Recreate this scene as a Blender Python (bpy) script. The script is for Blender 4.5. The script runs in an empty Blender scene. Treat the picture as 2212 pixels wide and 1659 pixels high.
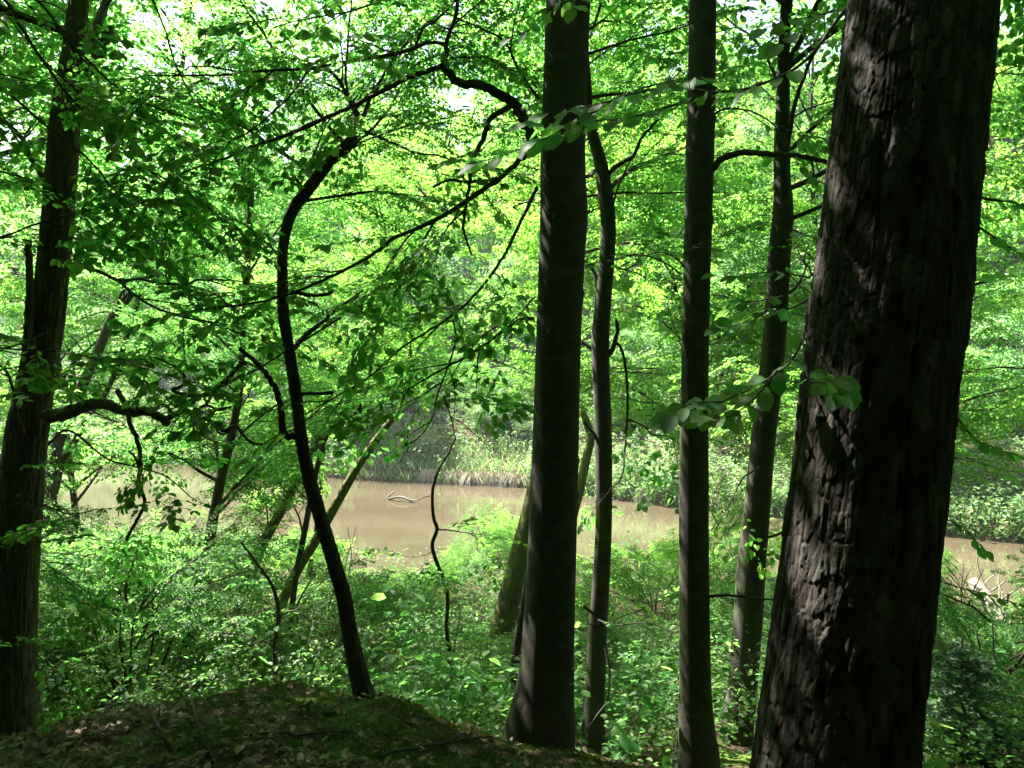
import bpy, math, random
import numpy as np
from mathutils import Vector, Matrix

# ------------------------------------------------------------------ camera, sky, sun, exposure
sc = bpy.context.scene
COL = sc.collection
PITCH = math.radians(-3.0)
FPX = 1703.0                      # focal length in units of a 2212 px wide picture
cam_d = bpy.data.cameras.new('camera')
cam = bpy.data.objects.new('camera', cam_d)
COL.objects.link(cam)
cam.location = (0, 0, 0)
cam.rotation_euler = (math.pi / 2 + PITCH, 0, 0)
cam_d.sensor_width = 36.0
cam_d.lens = 36.0 * FPX / 2212.0
cam_d.clip_start = 0.05
cam_d.clip_end = 2000
sc.camera = cam

SUN_EL = math.radians(52)
SUN_AZ = math.radians(-52)        # from +Y towards +X; negative = to the left of the view
to_sun = Vector((math.sin(SUN_AZ) * math.cos(SUN_EL), math.cos(SUN_AZ) * math.cos(SUN_EL), math.sin(SUN_EL)))
w = bpy.data.worlds.new('World')
sc.world = w
w.use_nodes = True
nt = w.node_tree
bg = nt.nodes['Background']
sky = nt.nodes.new('ShaderNodeTexSky')
sky.sky_type = 'NISHITA'
sky.sun_disc = False
sky.sun_elevation = SUN_EL
sky.sun_rotation = SUN_AZ
sky.dust_density = 2.5
nt.links.new(sky.outputs[0], bg.inputs[0])
bg.inputs[1].default_value = 0.05
sun_d = bpy.data.lights.new('sun', 'SUN')
sun_d.energy = 5.0
sun_d.angle = math.radians(0.55)
sun_d.color = (1.0, 0.95, 0.86)
sun = bpy.data.objects.new('sun', sun_d)
COL.objects.link(sun)
sun.rotation_euler = (-to_sun).to_track_quat('-Z', 'Y').to_euler()
sc.view_settings.view_transform = 'Standard'
sc.view_settings.look = 'None'
sc.view_settings.gamma = 1.0
sc.view_settings.exposure = 3.2
sc.cycles.max_bounces = 10
sc.cycles.diffuse_bounces = 8
sc.cycles.glossy_bounces = 2
sc.cycles.transmission_bounces = 4
sc.cycles.sample_clamp_indirect = 6.0
sc.cycles.caustics_reflective = False
sc.cycles.caustics_refractive = False
sc.cycles.use_denoising = True

# ------------------------------------------------------------------ helpers
rng = np.random.default_rng(7)
CP, SP = math.cos(PITCH), math.sin(PITCH)


def P(u, v, d):
    """world point seen at (u, v) of a 2212 x 1659 picture, d metres along the view axis"""
    x = (u - 1106.0) / FPX * d
    yc = -(v - 829.5) / FPX * d
    return np.array([x, CP * d - SP * yc, SP * d + CP * yc])


def project(p):
    p = np.asarray(p)
    dep = p[..., 1] * CP + p[..., 2] * SP
    up = -p[..., 1] * SP + p[..., 2] * CP
    dd = np.maximum(dep, 0.01)
    return 1106 + p[..., 0] / dd * FPX, 829.5 - up / dd * FPX, dep


def unit(a):
    a = np.asarray(a, float)
    return a / np.maximum(np.linalg.norm(a, axis=-1, keepdims=True), 1e-9)


def hash2(ix, iy, seed=0):
    h = np.sin(ix * 127.1 + iy * 311.7 + seed * 74.7) * 43758.5453
    return h - np.floor(h)


def vnoise(x, y, seed=0):
    ix, iy = np.floor(x), np.floor(y)
    fx, fy = x - ix, y - iy
    fx, fy = fx * fx * (3 - 2 * fx), fy * fy * (3 - 2 * fy)
    a, b = hash2(ix, iy, seed), hash2(ix + 1, iy, seed)
    c, d = hash2(ix, iy + 1, seed), hash2(ix + 1, iy + 1, seed)
    return (a * (1 - fx) + b * fx) * (1 - fy) + (c * (1 - fx) + d * fx) * fy


def fbm(x, y, seed=0, o=4):
    t, a = 0, 0.5
    for k in range(o):
        t = t + a * (vnoise(x, y, seed + k * 3.1) - 0.5)
        x, y, a = x * 2.03, y * 2.03, a * 0.5
    return t


def voronoi(x, y, seed=0, wrapx=None, jit=0.9):
    ix, iy = np.floor(x), np.floor(y)
    f1 = np.full(x.shape, 9.0); f2 = np.full(x.shape, 9.0)
    idv = np.zeros(x.shape); ox = np.zeros(x.shape); oy = np.zeros(x.shape)
    for dx in (-1, 0, 1):
        for dy in (-1, 0, 1):
            cx, cy = ix + dx, iy + dy
            hx = np.mod(cx, wrapx) if wrapx else cx
            px = cx + 0.5 + jit * (hash2(hx, cy, seed) - 0.5)
            py = cy + 0.5 + jit * (hash2(hx, cy, seed + 5.3) - 0.5)
            d = np.hypot(x - px, y - py)
            n = d < f1
            f2 = np.where(n, f1, np.minimum(f2, d))
            idv = np.where(n, hash2(hx, cy, seed + 9.9), idv)
            ox = np.where(n, x - px, ox); oy = np.where(n, y - py, oy)
            f1 = np.where(n, d, f1)
    return f1, f2, idv, ox, oy


class Acc:
    """collects verts and faces of one mesh"""
    def __init__(s):
        s.v, s.q, s.t, s.n = [], [], [], 0

    def add(s, v, q=None, t=None):
        v = np.asarray(v, float).reshape(-1, 3)
        if q is not None and len(q): s.q.append(np.asarray(q, np.int64) + s.n)
        if t is not None and len(t): s.t.append(np.asarray(t, np.int64) + s.n)
        s.v.append(v); s.n += len(v)

    def mesh(s, name, mat, smooth=False, origin=(0, 0, 0)):
        me = bpy.data.meshes.new(name)
        v = np.concatenate(s.v) - np.asarray(origin, float) if s.v else np.zeros((0, 3))
        q = np.concatenate(s.q) if s.q else np.zeros((0, 4), np.int64)
        t = np.concatenate(s.t) if s.t else np.zeros((0, 3), np.int64)
        me.vertices.add(len(v)); me.vertices.foreach_set('co', v.astype(np.float32).ravel())
        nl = q.size + t.size
        me.loops.add(nl)
        me.loops.foreach_set('vertex_index', np.concatenate([q.ravel(), t.ravel()]).astype(np.int32))
        me.polygons.add(len(q) + len(t))
        st = np.concatenate([np.arange(len(q)) * 4, q.size + np.arange(len(t)) * 3]).astype(np.int32)
        me.polygons.foreach_set('loop_start', st)
        me.update(calc_edges=True)
        me.polygons.foreach_set('use_smooth', np.full(len(q) + len(t), smooth))
        me.materials.append(mat)
        return me


def link(name, data, parent=None, loc=(0, 0, 0), kind=None):
    o = bpy.data.objects.new(name, data)
    COL.objects.link(o)
    o.location = loc
    o.parent = parent
    if kind: o['kind'] = kind
    return o


def thing(name, label, cat, loc, group=None):
    o = bpy.data.objects.new(name, None)
    COL.objects.link(o)
    o.empty_display_size = 0.2
    o.location = loc
    o['label'] = label; o['category'] = cat
    if group: o['group'] = group
    return o


def tag(o, label, cat, group=None):
    o['label'] = label; o['category'] = cat
    if group: o['group'] = group
    return o


def crom(pts, n):
    """Catmull-Rom through pts (k, m) sampled at n points"""
    p = np.asarray(pts, float)
    if len(p) == 2:
        return p[0] + (p[1] - p[0]) * np.linspace(0, 1, n)[:, None]
    seg = np.linalg.norm(np.diff(p[:, :3], axis=0), axis=1)
    cum = np.concatenate([[0], np.cumsum(seg)])
    s = np.linspace(0, cum[-1], n)
    i = np.clip(np.searchsorted(cum, s, 'right') - 1, 0, len(p) - 2)
    t = ((s - cum[i]) / np.maximum(seg[i], 1e-9))[:, None]
    e = np.concatenate([[2 * p[0] - p[1]], p, [2 * p[-1] - p[-2]]])
    a, b, c, d = e[i], e[i + 1], e[i + 2], e[i + 3]
    return 0.5 * (2 * b + (c - a) * t + (2 * a - 5 * b + 4 * c - d) * t ** 2 + (3 * b - a - 3 * c + d) * t ** 3)


def tube(acc, pts, rad, sides=6, disp=None, cap=True):
    """pts (n,3), rad (n,) ; disp(theta, s) -> metres outwards"""
    pts = np.asarray(pts, float); n = len(pts)
    rad = np.broadcast_to(np.asarray(rad, float), (n,))
    tan = unit(np.gradient(pts, axis=0))
    ax = unit(pts[-1] - pts[0])
    ref = np.array([0, -1.0, 0]) if abs(ax[1]) < 0.75 else np.array([0, 0, 1.0])
    a = unit(ref - (tan @ ref)[:, None] * tan)
    b = np.cross(tan, a)
    th = np.arange(sides) / sides * 2 * math.pi
    r = np.repeat(rad[:, None], sides, 1)
    if disp is not None:
        s = np.concatenate([[0], np.cumsum(np.linalg.norm(np.diff(pts, axis=0), axis=1))])
        r = r + disp(np.repeat(th[None], n, 0), np.repeat(s[:, None], sides, 1), r)
    v = pts[:, None] + r[..., None] * (np.cos(th)[None, :, None] * a[:, None] + np.sin(th)[None, :, None] * b[:, None])
    i = np.arange(n - 1)[:, None] * sides; j = np.arange(sides)[None]; k = (j + 1) % sides
    q = np.stack([i + j, i + k, i + sides + k, i + sides + j], -1).reshape(-1, 4)
    v = v.reshape(-1, 3)
    if cap:
        m = len(v)
        v = np.concatenate([v, [pts[-1] + tan[-1] * rad[-1] * 0.5]])
        e = (n - 1) * sides
        t = np.stack([e + np.arange(sides), e + (np.arange(sides) + 1) % sides, np.full(sides, m)], -1)
        acc.add(v, q, t)
    else:
        acc.add(v, q)


# ---- leaves: arrays of (pos, dir, normal, size); x along the leaf, y across, z normal
def leaf_shape(kind):
    if kind == 'far':
        v = [(0, 0, 0), (.45, -.34, .06), (1, 0, -.06), (.45, .34, .06)]
        return np.array(v, float), np.array([[0, 1, 2, 3]]), None
    if kind == 'mid':
        v = [(0, 0, 0), (.28, -.28, .07), (.68, -.25, .05), (1, 0, -.1), (.68, .25, .05), (.28, .28, .07)]
        return np.array(v, float), np.array([[0, 1, 2, 3], [0, 3, 4, 5]]), None
    if kind == 'litter':
        v = [(0, 0, .0), (.25, -.2, .14), (.7, -.18, .24), (1, 0, .1), (.7, .2, .02), (.28, .22, .18)]
        return np.array(v, float), np.array([[0, 1, 2, 3], [0, 3, 4, 5]]), None


def leaf_detailed(seed, curl=1.0):
    r = np.random.default_rng(seed)
    k = 9
    t = np.linspace(0, 1, k)
    wd = 0.37 * np.sin(np.pi * t ** 0.82) ** 0.75 * (1 - 0.12 * t)
    wd[0] = 0.012; wd[-1] = 0.004
    mid = np.stack([t, 0.03 * np.sin(t * 3 + r.uniform(0, 6)), -0.16 * curl * t ** 2 + 0.02 * np.sin(t * 7)], 1)
    rows = []
    for sgn in (-1, -0.5, 0, 0.5, 1):
        p = mid.copy()
        ww = wd * abs(sgn)
        if abs(sgn) == 1: ww = ww * (1 + 0.05 * (np.arange(k) % 2) + r.normal(0, 0.025, k))
        p[:, 1] += np.sign(sgn) * ww
        p[:, 0] += 0.10 * abs(sgn) * wd
        p[:, 2] += 0.16 * abs(sgn) * wd + 0.016 * abs(sgn) * np.where(np.arange(k) % 2, 1, -1) * (abs(sgn) > 0.1)
        rows.append(p)
    v = np.stack(rows, 1).reshape(-1, 3)
    q = []
    for i in range(k - 1):
        for j in range(4):
            q.append((i * 5 + j, i * 5 + j + 1, i * 5 + j + 6, i * 5 + j + 5))
    a = Acc(); a.add(v, q)
    # petiole
    tube(a, np.array([[-0.13, 0, 0.02], [-0.06, 0, 0.012], [0.02, 0, 0]]), [0.008, 0.007, 0.006], 4)
    return a


def leaf_frame(d, n):
    x = unit(d)
    z = unit(n - np.sum(n * x, -1, keepdims=True) * x)
    y = np.cross(z, x)
    return x, y, z


def add_leaves(acc, L, kind):
    pos, d, n, s = L
    if not len(pos): return
    tv, tq, _ = leaf_shape(kind)
    x, y, z = leaf_frame(d, n)
    v = pos[:, None] + s[:, None, None] * (tv[None, :, 0:1] * x[:, None] + tv[None, :, 1:2] * y[:, None] + tv[None, :, 2:3] * z[:, None])
    m = len(tv)
    q = (np.arange(len(pos))[:, None, None] * m + tq[None]).reshape(-1, 4)
    acc.add(v.reshape(-1, 3), q)


def cat_leaves(ls):
    ls = [l for l in ls if len(l[0])]
    if not ls: return (np.zeros((0, 3)), np.zeros((0, 3)), np.zeros((0, 3)), np.zeros(0))
    return tuple(np.concatenate([l[k] for l in ls]) for k in range(4))


def pick(L, m):
    return tuple(a[m] for a in L)


def make_spray(r, length, n_side, leaf, tilt=0.45):
    """flat beech spray along +x: leaves and twig polylines"""
    pos, dr, nm, sz, twigs = [], [], [], [], []

    def twig(p0, ang, ln, k, sub):
        a = ang
        p = np.array(p0, float)
        pts = [p.copy()]
        st = ln / k
        for i in range(k):
            a += r.normal(0, 0.10) + (0.12 if i % 2 else -0.12)
            dirv = np.array([math.cos(a), math.sin(a), -0.10 - 0.10 * i / k + r.normal(0, 0.05)])
            p = p + st * dirv
            pts.append(p.copy())
            sgn = 1 if i % 2 else -1
            la = a + sgn * r.uniform(0.7, 1.1)
            pos.append(p.copy()); dr.append((math.cos(la), math.sin(la), r.normal(-0.28, 0.22)))
            nm.append((r.normal(0, tilt), r.normal(0, tilt), 1.0)); sz.append(leaf * r.uniform(0.65, 1.15))
            if sub and i > 0 and i < k - 1 and r.random() < 0.75:
                twig(p, a + sgn * -r.uniform(0.6, 1.0), ln * (1 - i / k) * r.uniform(0.45, 0.75), max(3, int(k * (1 - i / k) * 0.7)), False)
        pos.append(p.copy()); dr.append((math.cos(a), math.sin(a), -0.3)); nm.append((r.normal(0, tilt), r.normal(0, tilt), 1)); sz.append(leaf)
        twigs.append(np.array(pts))

    twig((0, 0, 0), 0.0, length, n_side, True)
    return (np.array(pos), unit(np.array(dr)), unit(np.array(nm)), np.array(sz)), twigs


_r = np.random.default_rng(3)
SPRAYS = [make_spray(_r, 0.42, 9, 0.061) for _ in range(7)]
SMALL_SPRAYS = [make_spray(_r, 0.22, 5, 0.066) for _ in range(5)]


def instance_sprays(O, D, N, S, bank, r, twig_acc=None, twig_r=0.0022, local=False):
    """O origin, D direction, N normal (k,3), S scale (k) -> leaves"""
    if not len(O): return cat_leaves([])
    O, D, N, S = np.asarray(O, float), np.asarray(D, float), np.asarray(N, float), np.asarray(S, float)
    if not local:                                   # whole sprays, never stray leaves, stay out of the open views
        u, v, d = project(O + unit(D) * 0.2 * S[:, None])
        m = windows_ok(u, v, d, r)
        O, D, N, S = O[m], D[m], N[m], S[m]
        if not len(O): return cat_leaves([])
    x, y, z = leaf_frame(D, N)
    R = np.stack([x, y, z], -1)
    which = r.integers(0, len(bank), len(O))
    flip = r.random(len(O)) < 0.5
    out = []
    for b, (L, tw) in enumerate(bank):
        m = which == b
        if not m.any(): continue
        Rb = R[m].copy()
        Rb[flip[m], :, 1] *= -1
        Sb = S[m]
        pp = np.einsum('kij,lj->kli', Rb, L[0]) * Sb[:, None, None] + O[m][:, None]
        dd = np.einsum('kij,lj->kli', Rb, L[1]); nn = np.einsum('kij,lj->kli', Rb, L[2])
        ss = np.repeat((L[3])[None], m.sum(), 0) * np.clip(Sb, 0.8, 1.25)[:, None]
        out.append((pp.reshape(-1, 3), dd.reshape(-1, 3), nn.reshape(-1, 3), ss.ravel()))
        if twig_acc is not None:
            for pts in tw:
                wv = np.einsum('kij,lj->kli', Rb, pts) * Sb[:, None, None] + O[m][:, None]      # k, l, 3
                kk, ll = wv.shape[:2]
                side = unit(np.cross(np.gradient(wv, axis=1), [0.3, 0.2, 1.0]))
                rr = np.linspace(1.0, 0.5, ll)[None, :, None] * twig_r
                up = np.array([0, 0, 1.0])
                va = np.stack([wv - side * rr, wv + side * rr, wv + up * rr * 1.6], 2).reshape(-1, 3)   # k,l,3
                base = (np.arange(kk)[:, None] * ll + np.arange(ll - 1)[None]).ravel() * 3
                q = np.concatenate([np.stack([base, base + 1, base + 4, base + 3], -1), np.stack([base + 1, base + 2, base + 5, base + 4], -1),
                                    np.stack([base + 2, base, base + 3, base + 5], -1)])
                twig_acc.add(va, q)
    return cat_leaves(out)


def wander(r, p0, d, length, n, bend=0.16, up=0.0, droop=0.0):
    """a natural branch polyline"""
    p = np.array(p0, float); d = unit(d); pts = [p.copy()]
    st = length / n
    for i in range(n):
        d = unit(d + r.normal(0, bend, 3) + np.array([0, 0, up - droop * (i / n)]))
        p = p + d * st
        pts.append(p.copy())
    return np.array(pts)


def dress(r, pts, r0, r1, wood, O, D, N, S, spacing=0.22, sub=(0.35, 0.95), start=0.25, scale=1.0, step=0.17, droop=0.10):
    """side twigs with sprays along a branch polyline; sprays appended to O, D, N, S; twigs added to wood"""
    seg = np.linalg.norm(np.diff(pts, axis=0), axis=1)
    L = seg.sum()
    k = max(2, int(L * (1 - start) / spacing))
    fine = crom(pts, max(6, 4 * len(pts)))
    tn = unit(np.gradient(fine, axis=0))
    for i in range(k):
        f = start + (1 - start) * (i + r.uniform(0.1, 0.9)) / k
        j = min(int(f * (len(fine) - 1)), len(fine) - 1)
        p, t = fine[j], tn[j]
        h = unit(np.cross(t, [0, 0, 1.0]) + 1e-4)
        sgn = 1 if i % 2 else -1
        a = r.uniform(0.6, 1.1)
        d = unit(t * math.cos(a) + sgn * h * math.sin(a) + np.array([0, 0, r.normal(0.0, 0.22)]))
        ln = r.uniform(*sub) * (1.15 - 0.6 * f)
        n = max(3, int(ln / 0.12))
        tw = wander(r, p, d, ln, n, 0.13, 0.0, droop)
        rad = min(r0 * 0.5, 0.004 + 0.006 * ln)
        tube(wood, tw, np.linspace(rad, 0.0022, len(tw)), 4, cap=False)
        tt = unit(np.gradient(tw, axis=0))
        m = max(1, int(ln / step))
        for q in range(m):
            jj = int((q + r.uniform(0.3, 1)) / m * (len(tw) - 1) + 0.5)
            hh = unit(np.cross(tt[jj], [0, 0, 1.0]) + 1e-4)
            s2 = r.choice([-1, 1])
            b = r.uniform(0.15, 0.9)
            O.append(tw[jj]); D.append(tt[jj] * math.cos(b) + hh * s2 * math.sin(b) + np.array([0, 0, r.normal(-0.08, 0.15)]))
            N.append(np.array([r.normal(0, 0.22), r.normal(0, 0.22), 1.0])); S.append(scale * r.uniform(0.75, 1.15))
        O.append(tw[-1]); D.append(tt[-1]); N.append(np.array([r.normal(0, 0.2), r.normal(0, 0.2), 1.0])); S.append(scale * r.uniform(0.8, 1.1))
    O.append(fine[-1]); D.append(tn[-1]); N.append(np.array([0.0, 0.0, 1.0])); S.append(scale)


# ------------------------------------------------------------------ materials
def new_mat(name):
    m = bpy.data.materials.new(name)
    m.use_nodes = True
    n = m.node_tree.nodes; l = m.node_tree.links
    return m, n, l, n['Principled BSDF'], n['Material Output']


def leaf_material(name, refl, trans, rough=0.5, spec=0.35, mix=0.5, hue=0.025, val=0.35, yellow=None):
    m, n, l, bs, out = new_mat(name)
    geo = n.new('ShaderNodeNewGeometry'); oi = n.new('ShaderNodeObjectInfo')
    add = n.new('ShaderNodeMath'); add.operation = 'ADD'
    l.new(geo.outputs['Random Per Island'], add.inputs[0]); l.new(oi.outputs['Random'], add.inputs[1])
    fr = n.new('ShaderNodeMath'); fr.operation = 'FRACT'; l.new(add.outputs[0], fr.inputs[0])
    f2 = n.new('ShaderNodeMath'); f2.operation = 'MULTIPLY'; l.new(fr.outputs[0], f2.inputs[0]); f2.inputs[1].default_value = 17.31
    f3 = n.new('ShaderNodeMath'); f3.operation = 'FRACT'; l.new(f2.outputs[0], f3.inputs[0])
    h = n.new('ShaderNodeMapRange'); l.new(fr.outputs[0], h.inputs[0]); h.inputs[3].default_value = 0.5 - hue; h.inputs[4].default_value = 0.5 + hue
    vv = n.new('ShaderNodeMapRange'); l.new(f3.outputs[0], vv.inputs[0]); vv.inputs[3].default_value = 1 - val; vv.inputs[4].default_value = 1 + val
    cols = []
    for c in (refl, trans):
        hs = n.new('ShaderNodeHueSaturation'); hs.inputs['Color'].default_value = (*c, 1)
        l.new(h.outputs[0], hs.inputs['Hue']); l.new(vv.outputs[0], hs.inputs['Value'])
        cols.append(hs)
    l.new(cols[0].outputs[0], bs.inputs['Base Color'])
    bs.inputs['Roughness'].default_value = rough
    bs.inputs['Specular IOR Level'].default_value = spec
    tr = n.new('ShaderNodeBsdfTranslucent'); l.new(cols[1].outputs[0], tr.inputs[0])
    mx = n.new('ShaderNodeMixShader'); mx.inputs[0].default_value = mix
    l.new(bs.outputs[0], mx.inputs[1]); l.new(tr.outputs[0], mx.inputs[2]); l.new(mx.outputs[0], out.inputs[0])
    return m


def ramp(n, l, src, stops):
    r = n.new('ShaderNodeValToRGB')
    e = r.color_ramp.elements
    while len(e) < len(stops): e.new(0.5)
    for k, (p, c) in enumerate(stops):
        e[k].position = p; e[k].color = (*c, 1)
    l.new(src, r.inputs[0])
    return r


def bark_material(name, stops, scale, stretch, bump=0.4, dist=0.01, moss=None, moss_amt=0.5, rough=0.85, fine=60.0):
    m, n, l, bs, out = new_mat(name)
    tc = n.new('ShaderNodeTexCoord')
    mp = n.new('ShaderNodeMapping'); mp.inputs['Scale'].default_value = (1, 1, stretch); l.new(tc.outputs['Object'], mp.inputs[0])
    a = n.new('ShaderNodeTexNoise'); a.inputs['Scale'].default_value = scale; a.inputs['Detail'].default_value = 8; a.inputs['Roughness'].default_value = 0.65
    l.new(mp.outputs[0], a.inputs['Vector'])
    r = ramp(n, l, a.outputs['Fac'], stops)
    col = r.outputs[0]
    if moss:
        b = n.new('ShaderNodeTexNoise'); b.inputs['Scale'].default_value = 5.0; b.inputs['Detail'].default_value = 7; b.inputs['Roughness'].default_value = 0.7
        l.new(tc.outputs['Object'], b.inputs['Vector'])
        mr = n.new('ShaderNodeMapRange'); mr.inputs[1].default_value = 0.62 - moss_amt * 0.3; mr.inputs[2].default_value = 0.72 - moss_amt * 0.3
        l.new(b.outputs['Fac'], mr.inputs[0])
        mx = n.new('ShaderNodeMix'); mx.data_type = 'RGBA'
        l.new(mr.outputs[0], mx.inputs['Factor']); l.new(col, mx.inputs['A']); mx.inputs['B'].default_value = (*moss, 1)
        col = mx.outputs['Result']
    l.new(col, bs.inputs['Base Color'])
    bs.inputs['Roughness'].default_value = rough
    bs.inputs['Specular IOR Level'].default_value = 0.2
    f = n.new('ShaderNodeTexNoise'); f.inputs['Scale'].default_value = fine; f.inputs['Detail'].default_value = 6
    l.new(mp.outputs[0], f.inputs['Vector'])
    ad = n.new('ShaderNodeMath'); ad.operation = 'ADD'; l.new(a.outputs['Fac'], ad.inputs[0]); l.new(f.outputs['Fac'], ad.inputs[1])
    bp = n.new('ShaderNodeBump'); bp.inputs['Strength'].default_value = bump; bp.inputs['Distance'].default_value = dist
    l.new(ad.outputs[0], bp.inputs['Height']); l.new(bp.outputs[0], bs.inputs['Normal'])
    return m


M_BEECH_LEAF = leaf_material('beech_leaf', (0.046, 0.115, 0.036), (0.25, 0.60, 0.11), 0.5, 0.25, mix=0.58)
M_SUN_LEAF = leaf_material('riverside_leaf', (0.056, 0.125, 0.034), (0.30, 0.64, 0.09), 0.5, 0.3, mix=0.56, hue=0.03)
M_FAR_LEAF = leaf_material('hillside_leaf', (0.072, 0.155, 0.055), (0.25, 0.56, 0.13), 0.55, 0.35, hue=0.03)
M_HERB = leaf_material('herb_leaf', (0.055, 0.120, 0.032), (0.20, 0.44, 0.09), 0.55, 0.3, hue=0.03, val=0.4)
M_FAR_HERB = leaf_material('bank_herb', (0.095, 0.165, 0.070), (0.26, 0.46, 0.13), 0.5, 0.4, hue=0.035)
M_NEEDLE = leaf_material('spruce_needle', (0.022, 0.055, 0.022), (0.03, 0.08, 0.02), 0.5, 0.4, mix=0.25)
M_SAPLING = leaf_material('young_spruce_needle', (0.055, 0.12, 0.055), (0.10, 0.22, 0.08), 0.5, 0.4, mix=0.35)
M_LITTER = leaf_material('dead_leaf', (0.25, 0.185, 0.135), (0.16, 0.11, 0.06), 0.65, 0.25, mix=0.25, hue=0.015, val=0.5)
M_DRY = leaf_material('dry_grass', (0.42, 0.37, 0.29), (0.35, 0.30, 0.20), 0.7, 0.2, mix=0.3, hue=0.01)
M_MOSS = leaf_material('moss', (0.050, 0.085, 0.012), (0.07, 0.13, 0.012), 0.8, 0.1, mix=0.35, hue=0.03, val=0.45)
M_BEECH = bark_material('beech_bark', [(0.25, (0.026, 0.023, 0.019)), (0.5, (0.048, 0.043, 0.036)), (0.75, (0.085, 0.078, 0.066))], 9, 1.3, 0.35, 0.007, (0.042, 0.052, 0.026), 0.42, fine=120)
M_OAK = bark_material('oak_bark', [(0.3, (0.035, 0.026, 0.019)), (0.52, (0.11, 0.085, 0.064)), (0.75, (0.19, 0.155, 0.12))], 26, 0.16, 0.7, 0.02, (0.07, 0.08, 0.03), 0.1)
M_PINE = bark_material('pine_bark', [(0.28, (0.022, 0.018, 0.016)), (0.5, (0.050, 0.043, 0.037)), (0.74, (0.105, 0.094, 0.082))], 22, 0.30, 0.8, 0.012, (0.055, 0.065, 0.048), 0.22, fine=70)
M_DARK = bark_material('dark_bark', [(0.3, (0.022, 0.018, 0.014)), (0.55, (0.055, 0.045, 0.034)), (0.8, (0.10, 0.085, 0.065))], 30, 0.3, 0.7, 0.012)
M_MOSSY = bark_material('mossy_bark', [(0.3, (0.035, 0.028, 0.02)), (0.5, (0.09, 0.08, 0.056)), (0.75, (0.17, 0.155, 0.12))], 24, 0.4, 0.8, 0.02, (0.11, 0.115, 0.028), 0.62)
M_TWIG = bark_material('twig_bark', [(0.3, (0.025, 0.020, 0.015)), (0.7, (0.075, 0.062, 0.048))], 40, 0.5, 0.3, 0.004)
M_DEAD = bark_material('weathered_wood', [(0.3, (0.10, 0.085, 0.066)), (0.55, (0.18, 0.16, 0.13)), (0.8, (0.28, 0.255, 0.215))], 30, 0.3, 0.6, 0.01)
M_DEADLIMB = bark_material('bare_limb', [(0.3, (0.06, 0.048, 0.035)), (0.55, (0.15, 0.12, 0.09)), (0.8, (0.25, 0.21, 0.16))], 24, 0.4, 0.8, 0.014)


# each scale of the pine's bark has its own weathered grey or brown
_n, _l = M_PINE.node_tree.nodes, M_PINE.node_tree.links
_at = _n.new('ShaderNodeAttribute'); _at.attribute_name = 'plate'
_rp = ramp(_n, _l, _at.outputs['Fac'], [(0.15, (0.32, 0.30, 0.285)), (0.5, (0.66, 0.63, 0.60)), (0.8, (1.25, 1.22, 1.2))])
_mx = _n.new('ShaderNodeMix'); _mx.data_type = 'RGBA'; _mx.blend_type = 'MULTIPLY'; _mx.inputs['Factor'].default_value = 1.0
_b = _n['Principled BSDF']; _src = _b.inputs['Base Color'].links[0].from_socket
_l.new(_src, _mx.inputs['A']); _l.new(_rp.outputs[0], _mx.inputs['B']); _l.new(_mx.outputs['Result'], _b.inputs['Base Color'])


def ground_material():
    m, n, l, bs, out = new_mat('forest_soil')
    tc = n.new('ShaderNodeTexCoord')
    a = n.new('ShaderNodeTexNoise'); a.inputs['Scale'].default_value = 9; a.inputs['Detail'].default_value = 9; a.inputs['Roughness'].default_value = 0.7
    l.new(tc.outputs['Object'], a.inputs['Vector'])
    soil = ramp(n, l, a.outputs['Fac'], [(0.3, (0.018, 0.012, 0.008)), (0.5, (0.05, 0.034, 0.022)), (0.72, (0.11, 0.078, 0.05))])
    b = n.new('ShaderNodeTexNoise'); b.inputs['Scale'].default_value = 1.7; b.inputs['Detail'].default_value = 6; b.inputs['Roughness'].default_value = 0.65
    l.new(tc.outputs['Object'], b.inputs['Vector'])
    mr = n.new('ShaderNodeMapRange'); mr.inputs[1].default_value = 0.50; mr.inputs[2].default_value = 0.58; l.new(b.outputs['Fac'], mr.inputs[0])
    c = n.new('ShaderNodeTexNoise'); c.inputs['Scale'].default_value = 60; c.inputs['Detail'].default_value = 5; l.new(tc.outputs['Object'], c.inputs['Vector'])
    moss = ramp(n, l, c.outputs['Fac'], [(0.3, (0.018, 0.032, 0.006)), (0.55, (0.05, 0.085, 0.012)), (0.8, (0.10, 0.14, 0.02))])
    mx = n.new('ShaderNodeMix'); mx.data_type = 'RGBA'
    l.new(mr.outputs[0], mx.inputs['Factor']); l.new(soil.outputs[0], mx.inputs['A']); l.new(moss.outputs[0], mx.inputs['B'])
    l.new(mx.outputs['Result'], bs.inputs['Base Color'])
    bs.inputs['Roughness'].default_value = 0.95; bs.inputs['Specular IOR Level'].default_value = 0.1
    bp = n.new('ShaderNodeBump'); bp.inputs['Strength'].default_value = 0.8; bp.inputs['Distance'].default_value = 0.02
    l.new(c.outputs['Fac'], bp.inputs['Height']); l.new(bp.outputs[0], bs.inputs['Normal'])
    return m


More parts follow.
